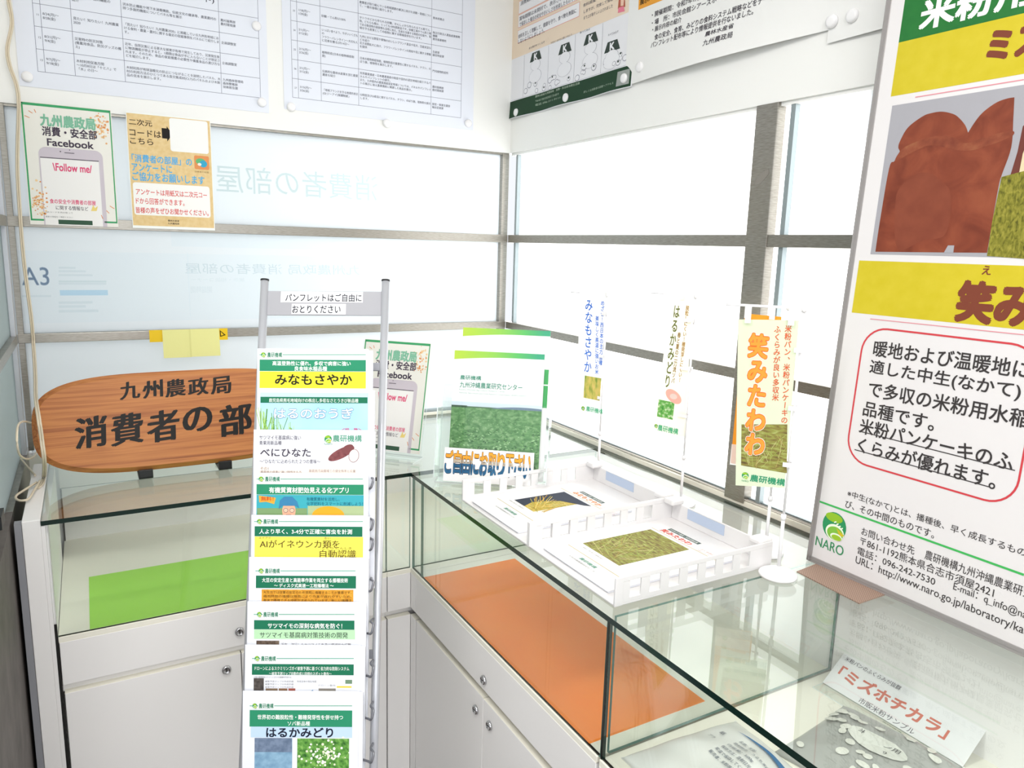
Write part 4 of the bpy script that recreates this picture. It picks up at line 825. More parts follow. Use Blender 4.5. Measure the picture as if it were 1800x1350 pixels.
# ------------------------------------------------------------------ letter trays
GRASS = noisy('grass photo print', [(0.28, '#584c2e'), (0.42, '#7d6d3c'), (0.56, '#8d9146'), (0.8, '#b9bd80')], 60, 9, (1, 4, 1), dist=0.5, rot=0.5)
GOLD = noisy('golden rice print', [(0.3, '#8a7a38'), (0.5, '#c0a648'), (0.75, '#e2d48a')], 60, 8, (1, 5, 1), dist=0.5, rot=0.9)
def tray(y0, y1, x0, x1, label, title, lab_px, leaf_px, photo_px, ttl_px, leaf_label, kind):
    r = tag(empty('letter_tray', ((x0 + x1) / 2, (y0 + y1) / 2, T)), label, 'letter tray', 'white letter trays on the glass top'); hw = 0.050; th = 0.003
    one('base', lambda b: b.box((x0, y1, T), (x1, y0, T + 0.004), TRAYP, 0.0012), r)
    def wall(b, y):
        n = 7; L = (x1 - x0); z0, z1 = T + 0.0041, T + hw; wz0, wz1 = T + 0.011, T + 0.041
        b.box((x0, y, z0), (x1, y + th, wz0), TRAYP); b.box((x0, y, wz1), (x1, y + th, z1), TRAYP, 0.0008)
        e = [x0] + [v for k in range(n) for v in (x0 + 0.030 + k * (L - 0.07) / n, x0 + 0.030 + k * (L - 0.07) / n + 0.024)] + [x1]
        for k in range(0, len(e), 2): b.box((e[k], y, wz0), (e[k + 1], y + th, wz1), TRAYP)
        b.box((x0 - 0.0005, y - 0.0008, z0 - .004), (x0 + 0.016, y + th + 0.0008, z1 + 0.0005), TRAYP, 0.001)
    one('side_wall', lambda b: wall(b, y0 - th), r); one('side_wall', lambda b: wall(b, y1), r)
    one('end_wall', lambda b: (b.box((x1 - 0.004, y1 + .0035, T + 0.0041), (x1, y0 - .0035, T + 0.042), TRAYP, 0.001), b.box((x1 - .03, y0 - .033, T + .0422), (x1 + .004, y0 - .0035, T + .055), TRAYP, .004), b.box((x1 - .03, y1 + .0035, T + .0422), (x1 + .004, y1 + .033, T + .055), TRAYP, .004)), r)
    P = [onx(p, x1 - 0.0042) for p in lab_px]; ym = (P[0].y, P[1].y)
    one('label', lambda b: b.box((x1 - 0.0049, max(y1 + .03, min(ym)), T + .018), (x1 - 0.0042, max(ym), T + .040), mat('pale blue label', '#b9c6dc', 0.5)), r)
    zt_ = T + 0.0085; p0 = onz(leaf_px, zt_)
    s = Sheet('leaflet', (p0.x, p0.y, zt_), EYM, EX, 0.21, 0.297, mat('tray leaflet paper', '#e6e5e4', .6), .0004)
    A = [s.loc(p) for p in photo_px]; fx0, fx1 = sorted((A[0][0], A[1][0])); fy0, fy1 = sorted((A[0][1], A[1][1])); fx1 = min(fx1, .206)
    s.R(fx0, fy0, fx1, fy1, GRASS if kind else GOLD, 1)
    for k in range(70):
        x = rnd.uniform(fx0 + .01, fx1 - .01); y = rnd.uniform(fy0 + .002, fy0 + (fy1 - fy0) * .5); dx = max(fx0 - x, min(fx1 - x, rnd.gauss(0, .03))); s.line((x, y), (x + dx, min(fy1 - .001, y + rnd.uniform(.02, .05))), .0009, rnd.choice(['#b7bd6a', '#8fa350', '#d6cf92', '#a8964c']), 2, px=False)
    if not kind:
        s.P([(fx0, fy1), (fx0, fy0), (fx0 + .045, fy0), (fx0 + .03, fy0 + .03), (fx0 + .05, fy1 - .045), (fx0 + .10, fy1 - .012), (fx0 + .11, fy1)], '#343a48', 3)
        for k in range(60):
            x, y = fx0 + .07 + rnd.gauss(0, .012), fy0 + .02 + rnd.gauss(0, .006); xe = max(fx0 + .004, min(fx1 - .004, x + rnd.gauss(0, .045))); s.line((x, max(fy0, y)), (xe, min(fy1 - .004, y + rnd.uniform(.03, .075))), .0014, rnd.choice(['#d6b54e', '#c49a3a', '#e6d07c', '#b3a84a']), 4, px=False)
    s.R(.012, fy0 - .030, .198, fy0 - .0285, '#b8a45a', 1); s.R(.012, fy1 + .008, .198, fy1 + .0095, '#b8a45a', 1)
    s.put('西日本向け米粉用・多収水稲新品種', fx0 + .02, fy1 + .040, fx0 + .10, .006, '#f4f4f0', 3, .008); s.R(fx0 + .016, fy1 + .032, fx0 + .105, fy1 + .043, '#4d5f5c', 2)
    s.put(title, fx0 + .012, fy1 + .029, fx0 + .012 + .0175 * len(title), .016, '#d4574a' if kind else '#d98a4a', 2, .024); s.put('ふくらみのよい', fx0 + .125, fy1 + .026, fx0 + .175, .007, '#c98f86', 2); s.put('米粉パンケーキに向く品種', fx0 + .125, fy1 + .016, fx0 + .178, .005, '#c9a3a0', 2)
    s.put('説明文。穂が実った圃場の様子', .035, fy0 - .008, .10, .0042, '#a29f9a', 2); s.put('農研機構', .075, fy0 - .040, .125, .009, '#72a08c', 2, .012); s.put('九州沖縄農業研究センター', .055, fy0 - .054, .145, .0055, '#9a9a9a', 2)
    s.R(.012, fy1 + .014, .030, fy1 + .030, PAPER, 2)
    o = s.done(leaf_label, 'leaflet', 'leaflets in the letter trays')
    one('under_copies', lambda b: b.box((p0.x + .003, p0.y - .2095, T + .0046), (p0.x + .2965, p0.y - .001, zt_ - .0002), WLEAF), o)
tray(-0.851, -1.148, -0.578, -0.205, 'white letter tray with slotted sides, next to the brochure holder', 'みなもさやか', ((1065, 843), (1113.6, 864.7)), (828, 880), ((904, 879), (1028, 884)), None, 'leaflet with golden rice photo in the tray next to the brochure holder', 0)
tray(-1.1500, -1.428, -0.578, -0.210, 'white letter tray with slotted sides, nearest the cabinet joint', '笑みたわわ', ((1208.6, 905), (1273, 935.6)), (953, 962), ((1024, 955), (1212, 966)), None, 'leaflet with green grass photo in the tray nearest the cabinet joint', 1)
# ------------------------------------------------------------------ small banner flags
def cloth(name, col):
    m = bpy.data.materials.new(name); m.use_nodes = True; N, L = nodes(m); b = N['Principled BSDF']; b.inputs['Base Color'].default_value = hexc(col); b.inputs['Roughness'].default_value = .7
    t = N.new('ShaderNodeBsdfTranslucent'); t.inputs[0].default_value = hexc(col); mx = N.new('ShaderNodeMixShader'); mx.inputs[0].default_value = .45; L.new(b.outputs[0], mx.inputs[1]); L.new(t.outputs[0], mx.inputs[2]); L.new(mx.outputs[0], N['Material Output'].inputs[0]); return m
def flag(label, base, top, hd, corners, clothm, art, tilt=0, clips=(), bar=None):
    p = onz(base, T); u = hv(hd); nh = Vector((u.y, -u.x, 0)); a = math.radians(tilt); v = EZ * math.cos(a) + u * math.sin(a); u2 = u * math.cos(a) - EZ * math.sin(a)
    q = onplane(top, p, nh); H = q.z
    r = tag(empty('banner_flag', p), label, 'banner flag', 'small banner flags on the glass top'); X = Matrix.Translation(p)
    one('base', lambda b: b.lathe([(0.033, 0), (0.0345, 0.003), (0.033, 0.0062), (0.028, 0.0075), (0.008, 0.0085), (0.0062, 0.0105), (0.006, 0.018), (0.0042, 0.019)], WPLAST, 40, X), r)
    one('pole', lambda b: (b.tube([p + EZ * .018, Vector((p.x, p.y, p.z + .115))], .0032, WPLAST, 12), b.tube([Vector((p.x, p.y, p.z + .112)), Vector((p.x, p.y, H))], .0024, WPLAST, 12), b.lathe([(.0045, .108), (.0048, .113), (.0045, .118)], WPLAST, 14, X), b.lathe([(.004, H - T - .016), (.0042, H - T - .010), (.004, H - T - .004)], WPLAST, 14, X)), r)
    C = [onplane(c, p + nh * .004, nh) for c in corners]; L = [((c - p).dot(u2), (c - p).dot(v)) for c in C]
    x0 = (L[0][0] + L[3][0]) / 2; x1 = (L[1][0] + L[2][0]) / 2; yt = (L[0][1] + L[1][1]) / 2; yb = (L[2][1] + L[3][1]) / 2; x1 = min(x1, -.006)
    o0 = p + u2 * x0 + v * yb + nh * .004
    s = Sheet('banner', o0, u2, v, x1 - x0, yt - yb, clothm, .0004)
    Q = [(l[0] - x0, l[1] - yb) for l in L]; Q[1] = (min(Q[1][0], -.006 - x0), Q[1][1]); Q[2] = (min(Q[2][0], -.006 - x0), Q[2][1])
    s.V = [(x, y, z) for z in (0, .0004) for x, y in (Q[3], Q[2], Q[1], Q[0])]
    art(s); s.done(parent=r)
    zb = H - .010
    one('crossbar', lambda b: b.tube([Vector((p.x, p.y, zb)) + u * (x0 - .028), Vector((p.x, p.y, zb)) + u * .014], .0014, WPLAST, 8), r)
    for k, f in enumerate((.16, .5, .84)):
        z = yb + (yt - yb) * f
        def cl(b):
            XX = Matrix((u, EZ, -nh * -1)).transposed().to_4x4(); XX.translation = p; b.box((x1 - .003, z - .004, -.0035), (.005, z + .004, -.0026), WPLAST, 0, XX); b.box((x1 - .003, z - .004, .0075), (.005, z + .004, .0083), WPLAST, 0, XX); b.box((.0042, z - .004, -.0035), (.005, z + .004, .0083), WPLAST, 0, XX)
        one('clip', cl, r)
    for x in (x0 + .012, x1 - .012): 
        XX = Matrix((u, EZ, nh)).transposed().to_4x4(); XX.translation = p; one('hanger', lambda b: b.box((x - .005, yt - .006, .0085), (x + .005, zb - T + .0015, .0092), WPLAST, 0, XX), r)
    return r
WC = cloth('white banner cloth', '#fbfbfa'); PGC = cloth('pale green banner cloth', '#eaf2dc'); CRC = cloth('cream banner cloth', '#fefcf0'); ORC = cloth('orange banner cloth', '#f6b53a')
RICE = noisy('rice ear print', [(0.3, '#7f9a45'), (0.5, '#c9bd62'), (0.75, '#e3c37a')], 90, 6, (1, .4, 1)); SOBA = noisy('leaf and flower print', [(0.3, '#3f8f3f'), (0.52, '#74b35a'), (0.7, '#e6eed2')], 130, 5)
def f1(s):
    s.Vt('みなもさやか', (1035.7, 525), (1033, 655.5), 14, '#3f74d0', 2, .014); s.Vt('めざせ！西日本の主力品種', (1059.5, 528), (1056, 642), 6.5, '#3f74d0', 2, .02); s.Vt('美味しく高温に強いお米', (1049.8, 555), (1049, 658), 6.5, '#3f74d0', 2, .02)
    s.rect((1028, 660), (1056.6, 705), RICE, 1); s.logo((1025, 718), 3.2, 1); s.T('農研機構', (1030.7, 713.6), (1060, 719), 9, '#3fae7c', 2, .016)
def f2(s):
    s.Vt('はるかみどり', (1191, 535), (1172, 682), 12, '#6c7440', 2, .018); s.Vt('脱粒しにくい！穂発芽しにくい！', (1209, 537), (1194.5, 672), 6, '#a87a22', 2, .02); s.Vt('春と夏の二刀流ソバ', (1194.5, 584), (1182.5, 674), 6, '#8f6c20', 2, .02)
    s.rect((1158, 702), (1182.5, 738), SOBA, 1); c = s.loc((1184, 697)); rr = abs(s.loc((1200, 697))[0] - c[0]); s.ell(c, rr, rr * .62, '#efb3a4', 3, rot=-30); s.ell(c, rr * .42, rr * .3, '#e8d0c6', 4); s.logo((1153.4, 749), 3.2, 1); s.T('農研機構', (1157, 745.7), (1193, 752), 11, '#2fa877', 2, .016)
def f4(s):
    s.poly([(1303.4, 746), (1384, 746), (1383, 832), (1302.6, 818)], GRASS, 1)
    for k in range(50):
        x = rnd.uniform(1306, 1380); y = rnd.uniform(775, 826); s.line((x, y), (min(1382, max(1305, x + rnd.uniform(-16, 16))), y - rnd.uniform(8, 26)), .0006, rnd.choice(['#a9b765', '#c9c58a', '#8fa34c', '#b5a163']), 2)
    for dx, c, bo, ly in ((0, '#fbf8ec', .065, 3), (0, '#d96a2a', .05, 4), (0, '#f5963a', .026, 5)): s.Vt('笑みたわわ', (1333.8, 586), (1326.5, 802), 37, c, ly, bo)
    s.Vt('米粉パン、米粉パンケーキの', (1386, 571), (1378.5, 745), 12.5, '#cf5c38', 3, .014); s.Vt('ふくらみが良い多収米', (1367, 572), (1363, 705), 12.5, '#cf5c38', 3, .014); s.logo((1310, 836), 6.2, 1); s.T('NARO', (1304, 843), (1316, 845), 3, '#2f8f5b', 3); s.T('農研機構', (1319.3, 833.5), (1381, 842), 12.5, '#2f8f68', 3, .02)
def f3(s): s.R(0, 0, s.w, s.h * .14, WC, 1); s.logo((1302, 800), 5, 2)
flag('small white banner flag with blue vertical writing, nearest the corner', (1051, 836), (1071, 511), 158, ((1019, 512), (1066, 514), (1058, 735), (1014, 724)), WC, f1, 1)
flag('small cream banner flag with olive writing and a pink disc', (1196, 886), (1223, 512), 156, ((1181, 519), (1218, 522), (1203, 768), (1148, 758)), CRC, f2, 2.5)
flag('small orange banner flag hidden behind the pale green one', (1345, 972), (1388, 530), 140, ((1309, 551), (1374, 557), (1350, 828), (1284, 814)), ORC, f3, 1)
flag('small pale green banner flag with orange vertical writing', (1367, 1012), (1420.5, 533), 140, ((1297.7, 561.4), (1404.5, 563), (1386, 859), (1293, 853)), PGC, f4, 1)
# ------------------------------------------------------------------ big poster panel and its pad
PC = Vector((-0.1244, -1.4400, T + 0.0022)); PV = Vector((0.0544, 0, 1.018)).normalized(); PN = EYM.cross(PV)
s = Sheet('print', PC, EYM, PV, 0.80, 1.16, mat('poster paper', '#dedbdb', 0.3, 0, 0.4), 0.0004)
XP = Matrix((EYM, PV, PN)).transposed().to_4x4(); XP.translation = PC
FRM = mat('satin aluminium frame', '#a09c9b', 0.35, 0.3)
po = tag(empty('poster_panel', PC + EYM * .4), 'big aluminium-framed rice bread poster leaning on the window side of the glass top', 'poster')
def frm(b):
    for a in ((0, -.001, .80, .011), (0, 1.149, .80, 1.161), (-.001, 0, .0105, 1.16), (.7895, 0, .801, 1.16)):
        b.box((a[0], a[1], -.012), (a[2], a[3], .0012), FRM, .0008, XP)
        if a[2] - a[0] > .1: b.box((a[0] + .001, (a[1] + a[3]) / 2 - .0006, .0012), (a[2] - .001, (a[1] + a[3]) / 2 + .0006, .0018), FRM, 0, XP)
        else: b.box(((a[0] + a[2]) / 2 - .0006, a[1] + .001, .0012), ((a[0] + a[2]) / 2 + .0006, a[3] - .001, .0018), FRM, 0, XP)
one('frame', frm, po); one('backing_board', lambda b: b.box((.002, .002, -.011), (.798, 1.158, -.0008), mat('grey board', '#b5b2ae', .7), 0, XP), po)
PBn = mat('poster black', '#3a3636', .4); BRN = '#7a3f2e'; YEL = noisy('yellow poster print', [(0.3, '#c6b528'), (0.7, '#cdbc34')], 40, 3, rough=.35)
s.rect((1583, -900), (2300, -14), '#2f7f3e', 1) if False else None
yb_ = s.loc((1580, 75))[1]; x0_ = s.loc((1582, 60))[0]; s.R(x0_, yb_, .79, min(1.14, yb_ + .14), noisy('green poster print', [(0.3, '#256c34'), (0.7, '#2c7538')], 40, 3, rough=.35), 1)
s.T('米粉用', (1622, 0), (1826, -62), 54, '#f2f2ee', 2, .03)
y2_ = s.loc((1565, 170))[1]; s.R(x0_, y2_, .79, yb_, YEL, 1); s.T('ミズホチカラ', (1741, 50), (2130, -60), 60, BRN, 2, .045)
s.line((1609, 171), (1800, 140), .0016, '#d98a94', 2)
py0 = s.loc((1530, 447)); py1 = s.loc((1574, 185)); s.R(py0[0], py0[1], .76, py1[1], mat('grey photo ground', '#a3a2a8', .4), 1)
BREAD = noisy('bread crust print', [(0.3, '#6f3526'), (0.5, '#82412e'), (0.75, '#955138')], 22, 8, dist=.6, rough=.4)
def cr(x, y): return (1400 + x / 2.7, y / 2.7)
s.spoly([cr(*q) for q in ((375, 1195), (375, 1195), (375, 1195), (395, 1060), (440, 800), (465, 765), (490, 722), (484, 700), (492, 670), (530, 605), (600, 552), (645, 536), (690, 530), (735, 538), (765, 553), (800, 592), (815, 630), (815, 630), (840, 590), (872, 547), (910, 513), (955, 484), (1000, 468), (1035, 462), (1035, 462), (1035, 462), (1030, 560), (1020, 700), (975, 830), (960, 885), (930, 1050), (905, 1200), (905, 1200), (905, 1200))], BREAD, 2)
s.spoly([cr(*q) for q in ((490, 722), (530, 690), (640, 650), (740, 650), (800, 680), (870, 660), (1015, 620), (1018, 650), (870, 705), (780, 715), (640, 690), (540, 730), (470, 765))], noisy('bread highlight print', [(0.3, '#75392a'), (0.5, '#8a4a34'), (0.8, '#a06a48')], 40, 6), 3)
s.spoly([cr(*q) for q in ((470, 960), (500, 880), (570, 825), (640, 825), (700, 870), (730, 910), (735, 1010), (700, 1120), (600, 1140), (480, 1180))], noisy('bread side print', [(0.3, '#7a3d2c'), (0.7, '#874733')], 30, 6), 3)
s.poly([cr(*q) for q in ((700, 1200), (720, 1165), (750, 1165), (745, 1200))], mat('grey photo ground', '#a3a2a8', .4), 3)
s.poly([cr(*q) for q in ((1015, 835), (1050, 720), (1075, 600), (1110, 560), (1400, 480), (1400, 760), (1085, 838))], '#6b3a32', 2); s.poly([cr(*q) for q in ((1055, 835), (1075, 730), (1110, 640), (1400, 560), (1400, 760))], '#d8c9a4', 3)
s.poly([cr(*q) for q in ((975, 840), (1500, 700), (1500, 1260), (905, 1215), (930, 1050))], noisy('paddy print', [(0.25, '#3f3f1a'), (0.45, '#757328'), (0.7, '#9c9640')], 120, 9, (2, 1, 1), dist=.6, rough=.4), 3)
ya = s.loc((1514, 458)); yc = s.loc((1499, 549.5)); s.R(ya[0] - .004, yc[1], .79, ya[1], YEL, 1)
s.T('え', (1728, 467), (1744, 468), 16, BRN, 2, .02); s.T('笑みたわわ', (1687, 491), (2090, 512), 76, BRN, 2, .045)
s.line((1530, 560.5), (1800, 588.5), .0014, '#d98a94', 2)
rl = s.loc((1490, 771))[0]; rt_ = s.loc((1559, 577))[1]; rb_ = s.loc((1545, 826))[1]; rr_ = s.loc((1800, 808))[0]; s.rrect(rl, rb_, rr_, rt_, .045, '#c9434a', 2, line=.0032)
def L(t, x, y, x1, y1, h, b=.012, c=PBn): s.T(t, (1380 + x / 1.9286, 450 + y / 1.9286), (1380 + x1 / 1.9286, 450 + y1 / 1.9286), h / 1.9286, c, 3, b)
L('暖地および温暖地に', 305, 285, 838, 352, 55); L('適した中生(なかて)', 292, 350, 806, 430, 55); L('で多収の米粉用水稲', 288, 422, 838, 512, 55); L('品種です。', 270, 490, 512, 540, 52); L('米粉パンケーキのふ', 258, 548, 782, 660, 54); L('くらみが優れます。', 252, 612, 722, 730, 54)
for a, c in (((250, 593), (780, 727)), ((236, 656), (694, 783))): s.line((1380 + a[0] / 1.9286, 450 + a[1] / 1.9286), (1380 + c[0] / 1.9286, 450 + c[1] / 1.9286), .0016, PBn, 3)
L('※中生(なかて)とは、播種後、早く成長するもの及', 214, 792, 860, 995, 27, .006); L('び、その中間のものです。', 207, 826, 510, 925, 27, .006)
s.line((1434, 879), (1800, 1010.5), .0036, '#43b05a', 2); s.logo((1466.6, 925), 22, 2); L('NARO', 107, 948, 202, 980, 33, .01, '#3a8a5c')
L('お問い合わせ先', 262, 918, 443, 978, 28, .004); L('農研機構九州沖縄農業研究センター', 478, 995, 990, 1160, 33, .004); L('〒861-1192熊本県合志市須屋2421', 258, 950, 713, 1120, 30, .004); L('電話：096-242-7530', 248, 984, 514, 1078, 28, .003); L('E-mail：q_info@naro.affrc.go.jp', 574, 1105, 1010, 1262, 34, .003); L('URL：http://www.naro.go.jp/laboratory/karc/', 242, 1016, 860, 1265, 33, .003)
s.done(parent=po)
def strut(b): b.box((.30, .20, -.05), (.34, .9, -.0125), mat('grey board', '#b5b2ae', .7), 0, XP)
pad = Sheet('anti_slip_pad', (-0.2, -1.5, T + .0002), EYM, EX, .1, .1, PAPER, .0018); pad.V, pad.F, pad.I, pad.mats = [], [], [], []
pass
def weave():
    m = bpy.data.materials.new('brown woven pad'); m.use_nodes = True; N, Lk = nodes(m); tc = N.new('ShaderNodeTexCoord'); ch = N.new('ShaderNodeTexChecker'); ch.inputs['Scale'].default_value = 420; ch.inputs['Color1'].default_value = hexc('#83695c'); ch.inputs['Color2'].default_value = hexc('#a08878'); Lk.new(tc.outputs['Object'], ch.inputs[0]); Lk.new(ch.outputs[0], N['Principled BSDF'].inputs[0]); N['Principled BSDF'].inputs['Roughness'].default_value = .7; return m
q = [onz(p, T) for p in ((1400, 1006), (1444, 989), (1575, 1040), (1510, 1062))]
b = MB(); P2 = [(v.x, v.y) for v in q]; A_ = sum(a[0] * c[1] - c[0] * a[1] for a, c in zip(P2, P2[1:] + P2[:1])); P2 = P2 if A_ > 0 else P2[::-1]; b.prism(P2, T + .0001, T + .0020, weave()); o = b.build('anti_slip_pad', None, q[0])
tag(o, 'brown woven anti-slip pad under the lower corner of the big poster', 'pad')
# ------------------------------------------------------------------ inside the far case: card and flour bags
ca = onz((1448, 1201), B); cb = onz((1690, 1352), B); CU = Vector((0, -1, 0)); xA = (ca.x + cb.x) / 2
tp = None
for dg in range(20, 75):
    v = EZ * math.cos(math.radians(dg)) + EX * math.sin(math.radians(dg)); pln = onplane((1485, 1143), (xA, 0, B + .002), CU.cross(v))
    if abs(pln.y - ca.y) < .003: tp = (dg, v, (pln - Vector((xA, ca.y, B))).dot(v))
print('card', ca, cb, tp)
if tp is None: v = EZ * .7 + EX * .7; tp = (45, v, .07)
v = tp[1]; hgt = min(tp[2], .11)
s = Sheet('card', (xA, ca.y, B + .0025), CU, v, ca.y - cb.y, hgt, mat('white card', '#eeeeee', .5), .0010)
C = lambda x, y: (1340 + x / 4.5, 1120 + y / 4.5)
s.T('米粉パンのふくらみが抜群', C(670, 152), C(1105, 395), 9, '#5c5660', 2, .008); s.T('「ミズホチカラ」', C(640, 225), C(1500, 725), 27, '#d0654a', 2, .03); s.T('市販米粉サンプル', C(780, 475), C(1220, 730), 12, '#5c5660', 2, .006); s.T('農研機構', C(950, 662), C(1105, 755), 4, '#5c8a6a', 2, .01)
s.done('white card with big red writing in the far glass case', 'card')
XC = Matrix((CU, v, CU.cross(v))).transposed().to_4x4(); XC.translation = Vector((xA, ca.y, B + .0025)); cw = ca.y - cb.y
so = tag(empty('card_stand', (xA, ca.y - cw / 2, B)), 'clear acrylic stand propping the white card in the far glass case', 'card stand')
one('back_panel', lambda b: b.box((0.004, 0, -.0030), (cw - .004, hgt, -.0008), ACRYL, xf=XC, edge=AEDGE, axis=2), so)
one('lip', lambda b: b.box((xA - .030, ca.y - cw, B + .0003), (xA + .006, ca.y, B + .0020), ACRYL, edge=AEDGE, axis=2), so)
def bag(name, label, c, half, rz, mt, hz, seed, art):
    n = 56; me = bpy.data.meshes.new(name); rr = random.Random(seed); V = []; F = []
    ph = [rr.uniform(0, 6.28) for _ in range(10)]
    def hgt_(a, d):
        e = max(0, (1 - abs(a) ** 3)) * max(0, (1 - abs(d) ** 3)); f = e ** .55
        return hz * f + .0026 * f * (math.sin(5 * a + ph[0] + 3 * d) + .7 * math.sin(8 * d + ph[1] - 4 * a) + .3 * math.sin(11 * a + ph[2]))
    for i in range(n + 1):
        for j in range(n + 1):
            a = -1 + 2 * i / n; d = -1 + 2 * j / n; V.append((a * half[0] * (1 - .05 * (1 - d * d)) , d * half[1] * (1 - .05 * (1 - a * a)), .0015 + max(0, hgt_(a, d))))
    m = len(V)
    for i in range(n + 1):
        for j in range(n + 1): V.append((V[i * (n + 1) + j][0], V[i * (n + 1) + j][1], 0.0003))
    for i in range(n):
        for j in range(n):
            q = i * (n + 1) + j; F.append((q, q + n + 1, q + n + 2, q + 1)); F.append((m + q, m + q + 1, m + q + n + 2, m + q + n + 1))
    ed = [i * (n + 1) for i in range(n)] + [n * (n + 1) + j for j in range(n)] + [n * (n + 1) + n - i for i in range(0)]
    for i in range(n):
        for (q, w_) in ((i * (n + 1), (i + 1) * (n + 1)), ((i + 1) * (n + 1) + n, i * (n + 1) + n)): F.append((q, w_, m + w_, m + q))
        for (q, w_) in ((n * (n + 1) + i, n * (n + 1) + i + 1), (i + 1, i)): F.append((q, w_, m + w_, m + q))
    I = [0] * len(F); mats = [mt]
    def zz(x, y): return .0040 + max(0, hgt_(max(-1, min(1, x / half[0])), max(-1, min(1, y / half[1]))))
    def add(pts, faces, col):
        if ink(col) not in mats: mats.append(ink(col))
        k = len(V); V.extend([(x, y, zz(x, y)) for x, y in pts]); F.extend([tuple(k + g for g in f) for f in faces]); I.extend([mats.index(ink(col))] * len(faces))
    art(add)
    me.from_pydata(V, [], F)
    for q in mats: me.materials.append(q)
    me.polygons.foreach_set('material_index', I)
    for p_ in me.polygons[:2 * n * n]: p_.use_smooth = True
    o = bpy.data.objects.new(name, me); COL.objects.link(o); o.location = c; o.rotation_euler = (0, 0, rz); tag(o, label, 'flour bag', 'flour bags in the far glass case'); return o
def btxt(add, t, x0, y0, h, w_, col):
    Vg, Fg, a, b_, c_, d_ = glyphs(t, .008); add([(x0 + (x - a) / (b_ - a) * w_, y0 + (y - c_) / (d_ - c_) * h) for x, y, _ in Vg], Fg, col)
def art1(add):
    for k, t in enumerate(('名称：米粉', '原材料名：うるち米(国産)', '内容量：500g', '保存方法：直射日光、高温多湿を避けて', '常温で保存してください', '販売者：米粉普及協議会')): btxt(add, t, -.035, .055 - .013 * k, .0075, .013 * len(t) * .55, '#6a7280')
    btxt(add, '紙', -.072, .045, .010, .010, '#5a6070'); btxt(add, 'プラ', -.072, .02, .008, .014, '#5a6070')
    n = 14; up = [(-.06 + .13 * k / n, .076 + .010 * math.sin(k / n * 3.1)) for k in range(n + 1)]; lo = [(-.06 + .13 * k / n, .076 + .010 * math.sin(k / n * 3.1) - .016 * (k / n)) for k in range(n + 1)]
    add(up + lo, [(k, n + 1 + k, n + 2 + k, k + 1) for k in range(n)], '#4a78a4')
def art2(add):
    rr = random.Random(3)
    for k in range(44):
        x, y, a = rr.uniform(-.088, .088), rr.uniform(-.085, .085), rr.uniform(0, 3); rx, ry = rr.uniform(.007, .012), rr.uniform(.005, .008)
        if -.04 < x < .055 and abs(y - .01) < .035: continue
        pts = [(x + rx * math.cos(t * .524) * math.cos(a) - ry * math.sin(t * .524) * math.sin(a), y + rx * math.cos(t * .524) * math.sin(a) + ry * math.sin(t * .524) * math.cos(a)) for t in range(12)]; add([(x, y)] + pts, [(0, 1 + t, 1 + (t + 1) % 12) for t in range(12)], '#dcdcd2')
    n = 16; pts = [(.008 + .05 * math.cos(t / n * 6.283), .01 + .026 * math.sin(t / n * 6.283)) for t in range(n)]; add([(.008, .01)] + pts, [(0, 1 + t, 1 + (t + 1) % n) for t in range(n)], '#d8d9d0')
    btxt(add, '米粉パン用', -.028, .014, .012, .07, '#5a5a58'); btxt(add, '国産米粉', -.02, -.006, .010, .05, '#5a5a58')
BAGW = mat('white plastic film', '#e6e6e2', .25, 0, .5); BAGG = mat('grey printed film', '#a4a5a0', .3, 0, .5)
c = onz((1262, 1345), B); bag('flour_bag', 'white flour bag with small print and a blue stripe, nearest the glass joint', (-.452, -1.580, B + .0003), (.115, .125), math.radians(-94), BAGW, .034, 2, art1)
c = onz((1565, 1345), B); print('bag2', c); bag('flour_bag', 'grey flour bag with pale dots, in front of the white card', (-.198, -1.655, B + .0003), (.105, .115), math.radians(-82), BAGG, .03, 5, art2)
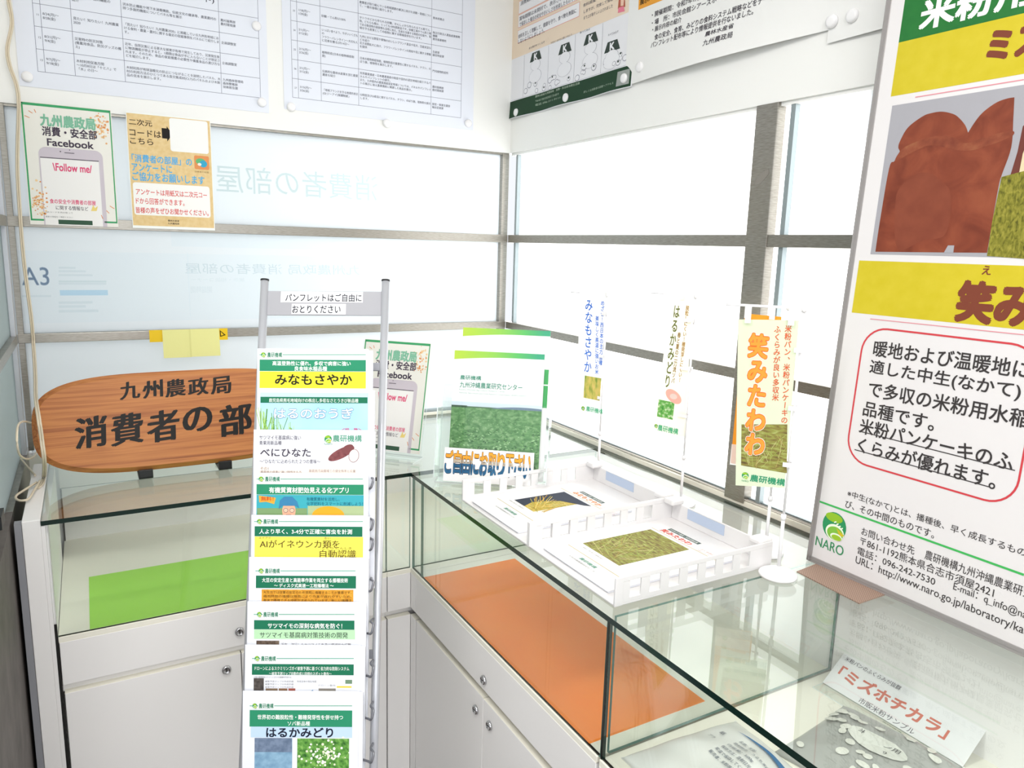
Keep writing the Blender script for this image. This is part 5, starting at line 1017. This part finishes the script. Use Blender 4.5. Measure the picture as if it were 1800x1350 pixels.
# ------------------------------------------------------------------ cords
cp = [ony(p, -.03) for p in ((14, -40), (15, 0), (21, 40), (13, 85), (17, 115), (29, 150), (33, 185), (31, 250), (31, 310), (36, 390), (41, 450), (47, 500), (55, 560), (59, 610))]
z8 = [ony(p, y) for p, y in (((62, 660), -.14), ((63, 700), -.30), ((68, 735), -.41), ((73, 770), -.425), ((78, 812), -.425))]; ends = [onz((79, 836), T + .01), onz((76, 850), T + .008)]
def cordf(b):
    P = spline(cp + z8 + [onz((77, 838), T + .007), onz((74, 850), T + .006), onz((66, 858), T + .006)], 6); off = Vector((.0022, 0, 0)); b.tube([p - off for p in P], .0024, CORD, 8); b.tube([p + off for p in P], .0024, CORD, 8)
cd = tag(one('power_cord', cordf, None, (-1.43, -.03, 1.5)), 'ivory twin cord hanging down the left end of the back wall', 'cord')
def loopf(b):
    Q = [onx(p, -1.440) for p in ((54, 743), (40, 741), (31, 750), (30, 780), (35, 800), (48, 807), (60, 802), (64, 795))]; b.tube(spline(Q, 6), .0022, CORD, 8)
    Q = [onz(p, T + .012) for p in ((64, 848), (45, 860), (30, 870), (28, 876), (36, 880), (50, 877), (60, 862), (70, 845))]; b.tube(spline(Q, 6), .0026, CORD, 8)
    Q = [onz(p, T + .010) for p in ((36, 806), (48, 820), (62, 836))]; b.tube(spline(Q, 6), .0022, CORD, 8)
tag(one('cord_coil', loopf, None, (-1.44, -.4, T)), 'loose ivory cord loops lying on the white end panel by the signboard', 'cord')
def wires(b):
    W1 = [(.010, -.05, T + .0145), (.011, -.4, T + .0145), (.009, -.62, T + .0145), (.007, -.75, T + .0160), (.010, -.9, T + .0145), (.008, -1.05, T + .0145), (.010, -1.3, T + .0145), (.009, -1.6, T + .0145)]
    b.tube(spline(W1, 8), .0022, mat('grey cable', '#a29c93', .5), 8); b.tube(spline([(x - .0055 - .003 * math.sin(y * 9), y, z + .0008) for x, y, z in W1], 8), .0018, mat('pale cable', '#c9c4ba', .5), 8)
tag(one('sill_cable', wires, None, (.01, -.8, T + .0145)), 'thin grey cables running along the window sill', 'cable')
tag(one('smudge', lambda b: b.prism([(0, 0), (.018, .002), (.052, .028), (.05, .040), (.034, .036), (.006, .016)], 0, .0003, mat('grey smudge', '#817d76', .6), Matrix(((0, 0, -1, -.0031), (-1, 0, 0, -1.108), (0, 1, 0, 1.745), (0, 0, 0, 1)))), None, (-.0031, -1.11, 1.75)), 'grey scuff mark on the steel window post', 'scuff mark') if False else None
st_ = one('scuff_mark', lambda b: b.prism([(0, 0), (.018, .002), (.040, .022), (.038, .034), (.026, .030), (.005, .013)], 0, .0003, mat('grey smudge', '#837f78', .6), Matrix(((0, 0, -1, -.0031), (-1, 0, 0, -1.113), (0, 1, 0, 1.770), (0, 0, 0, 1)))), w2)
bpy.context.view_layer.update()
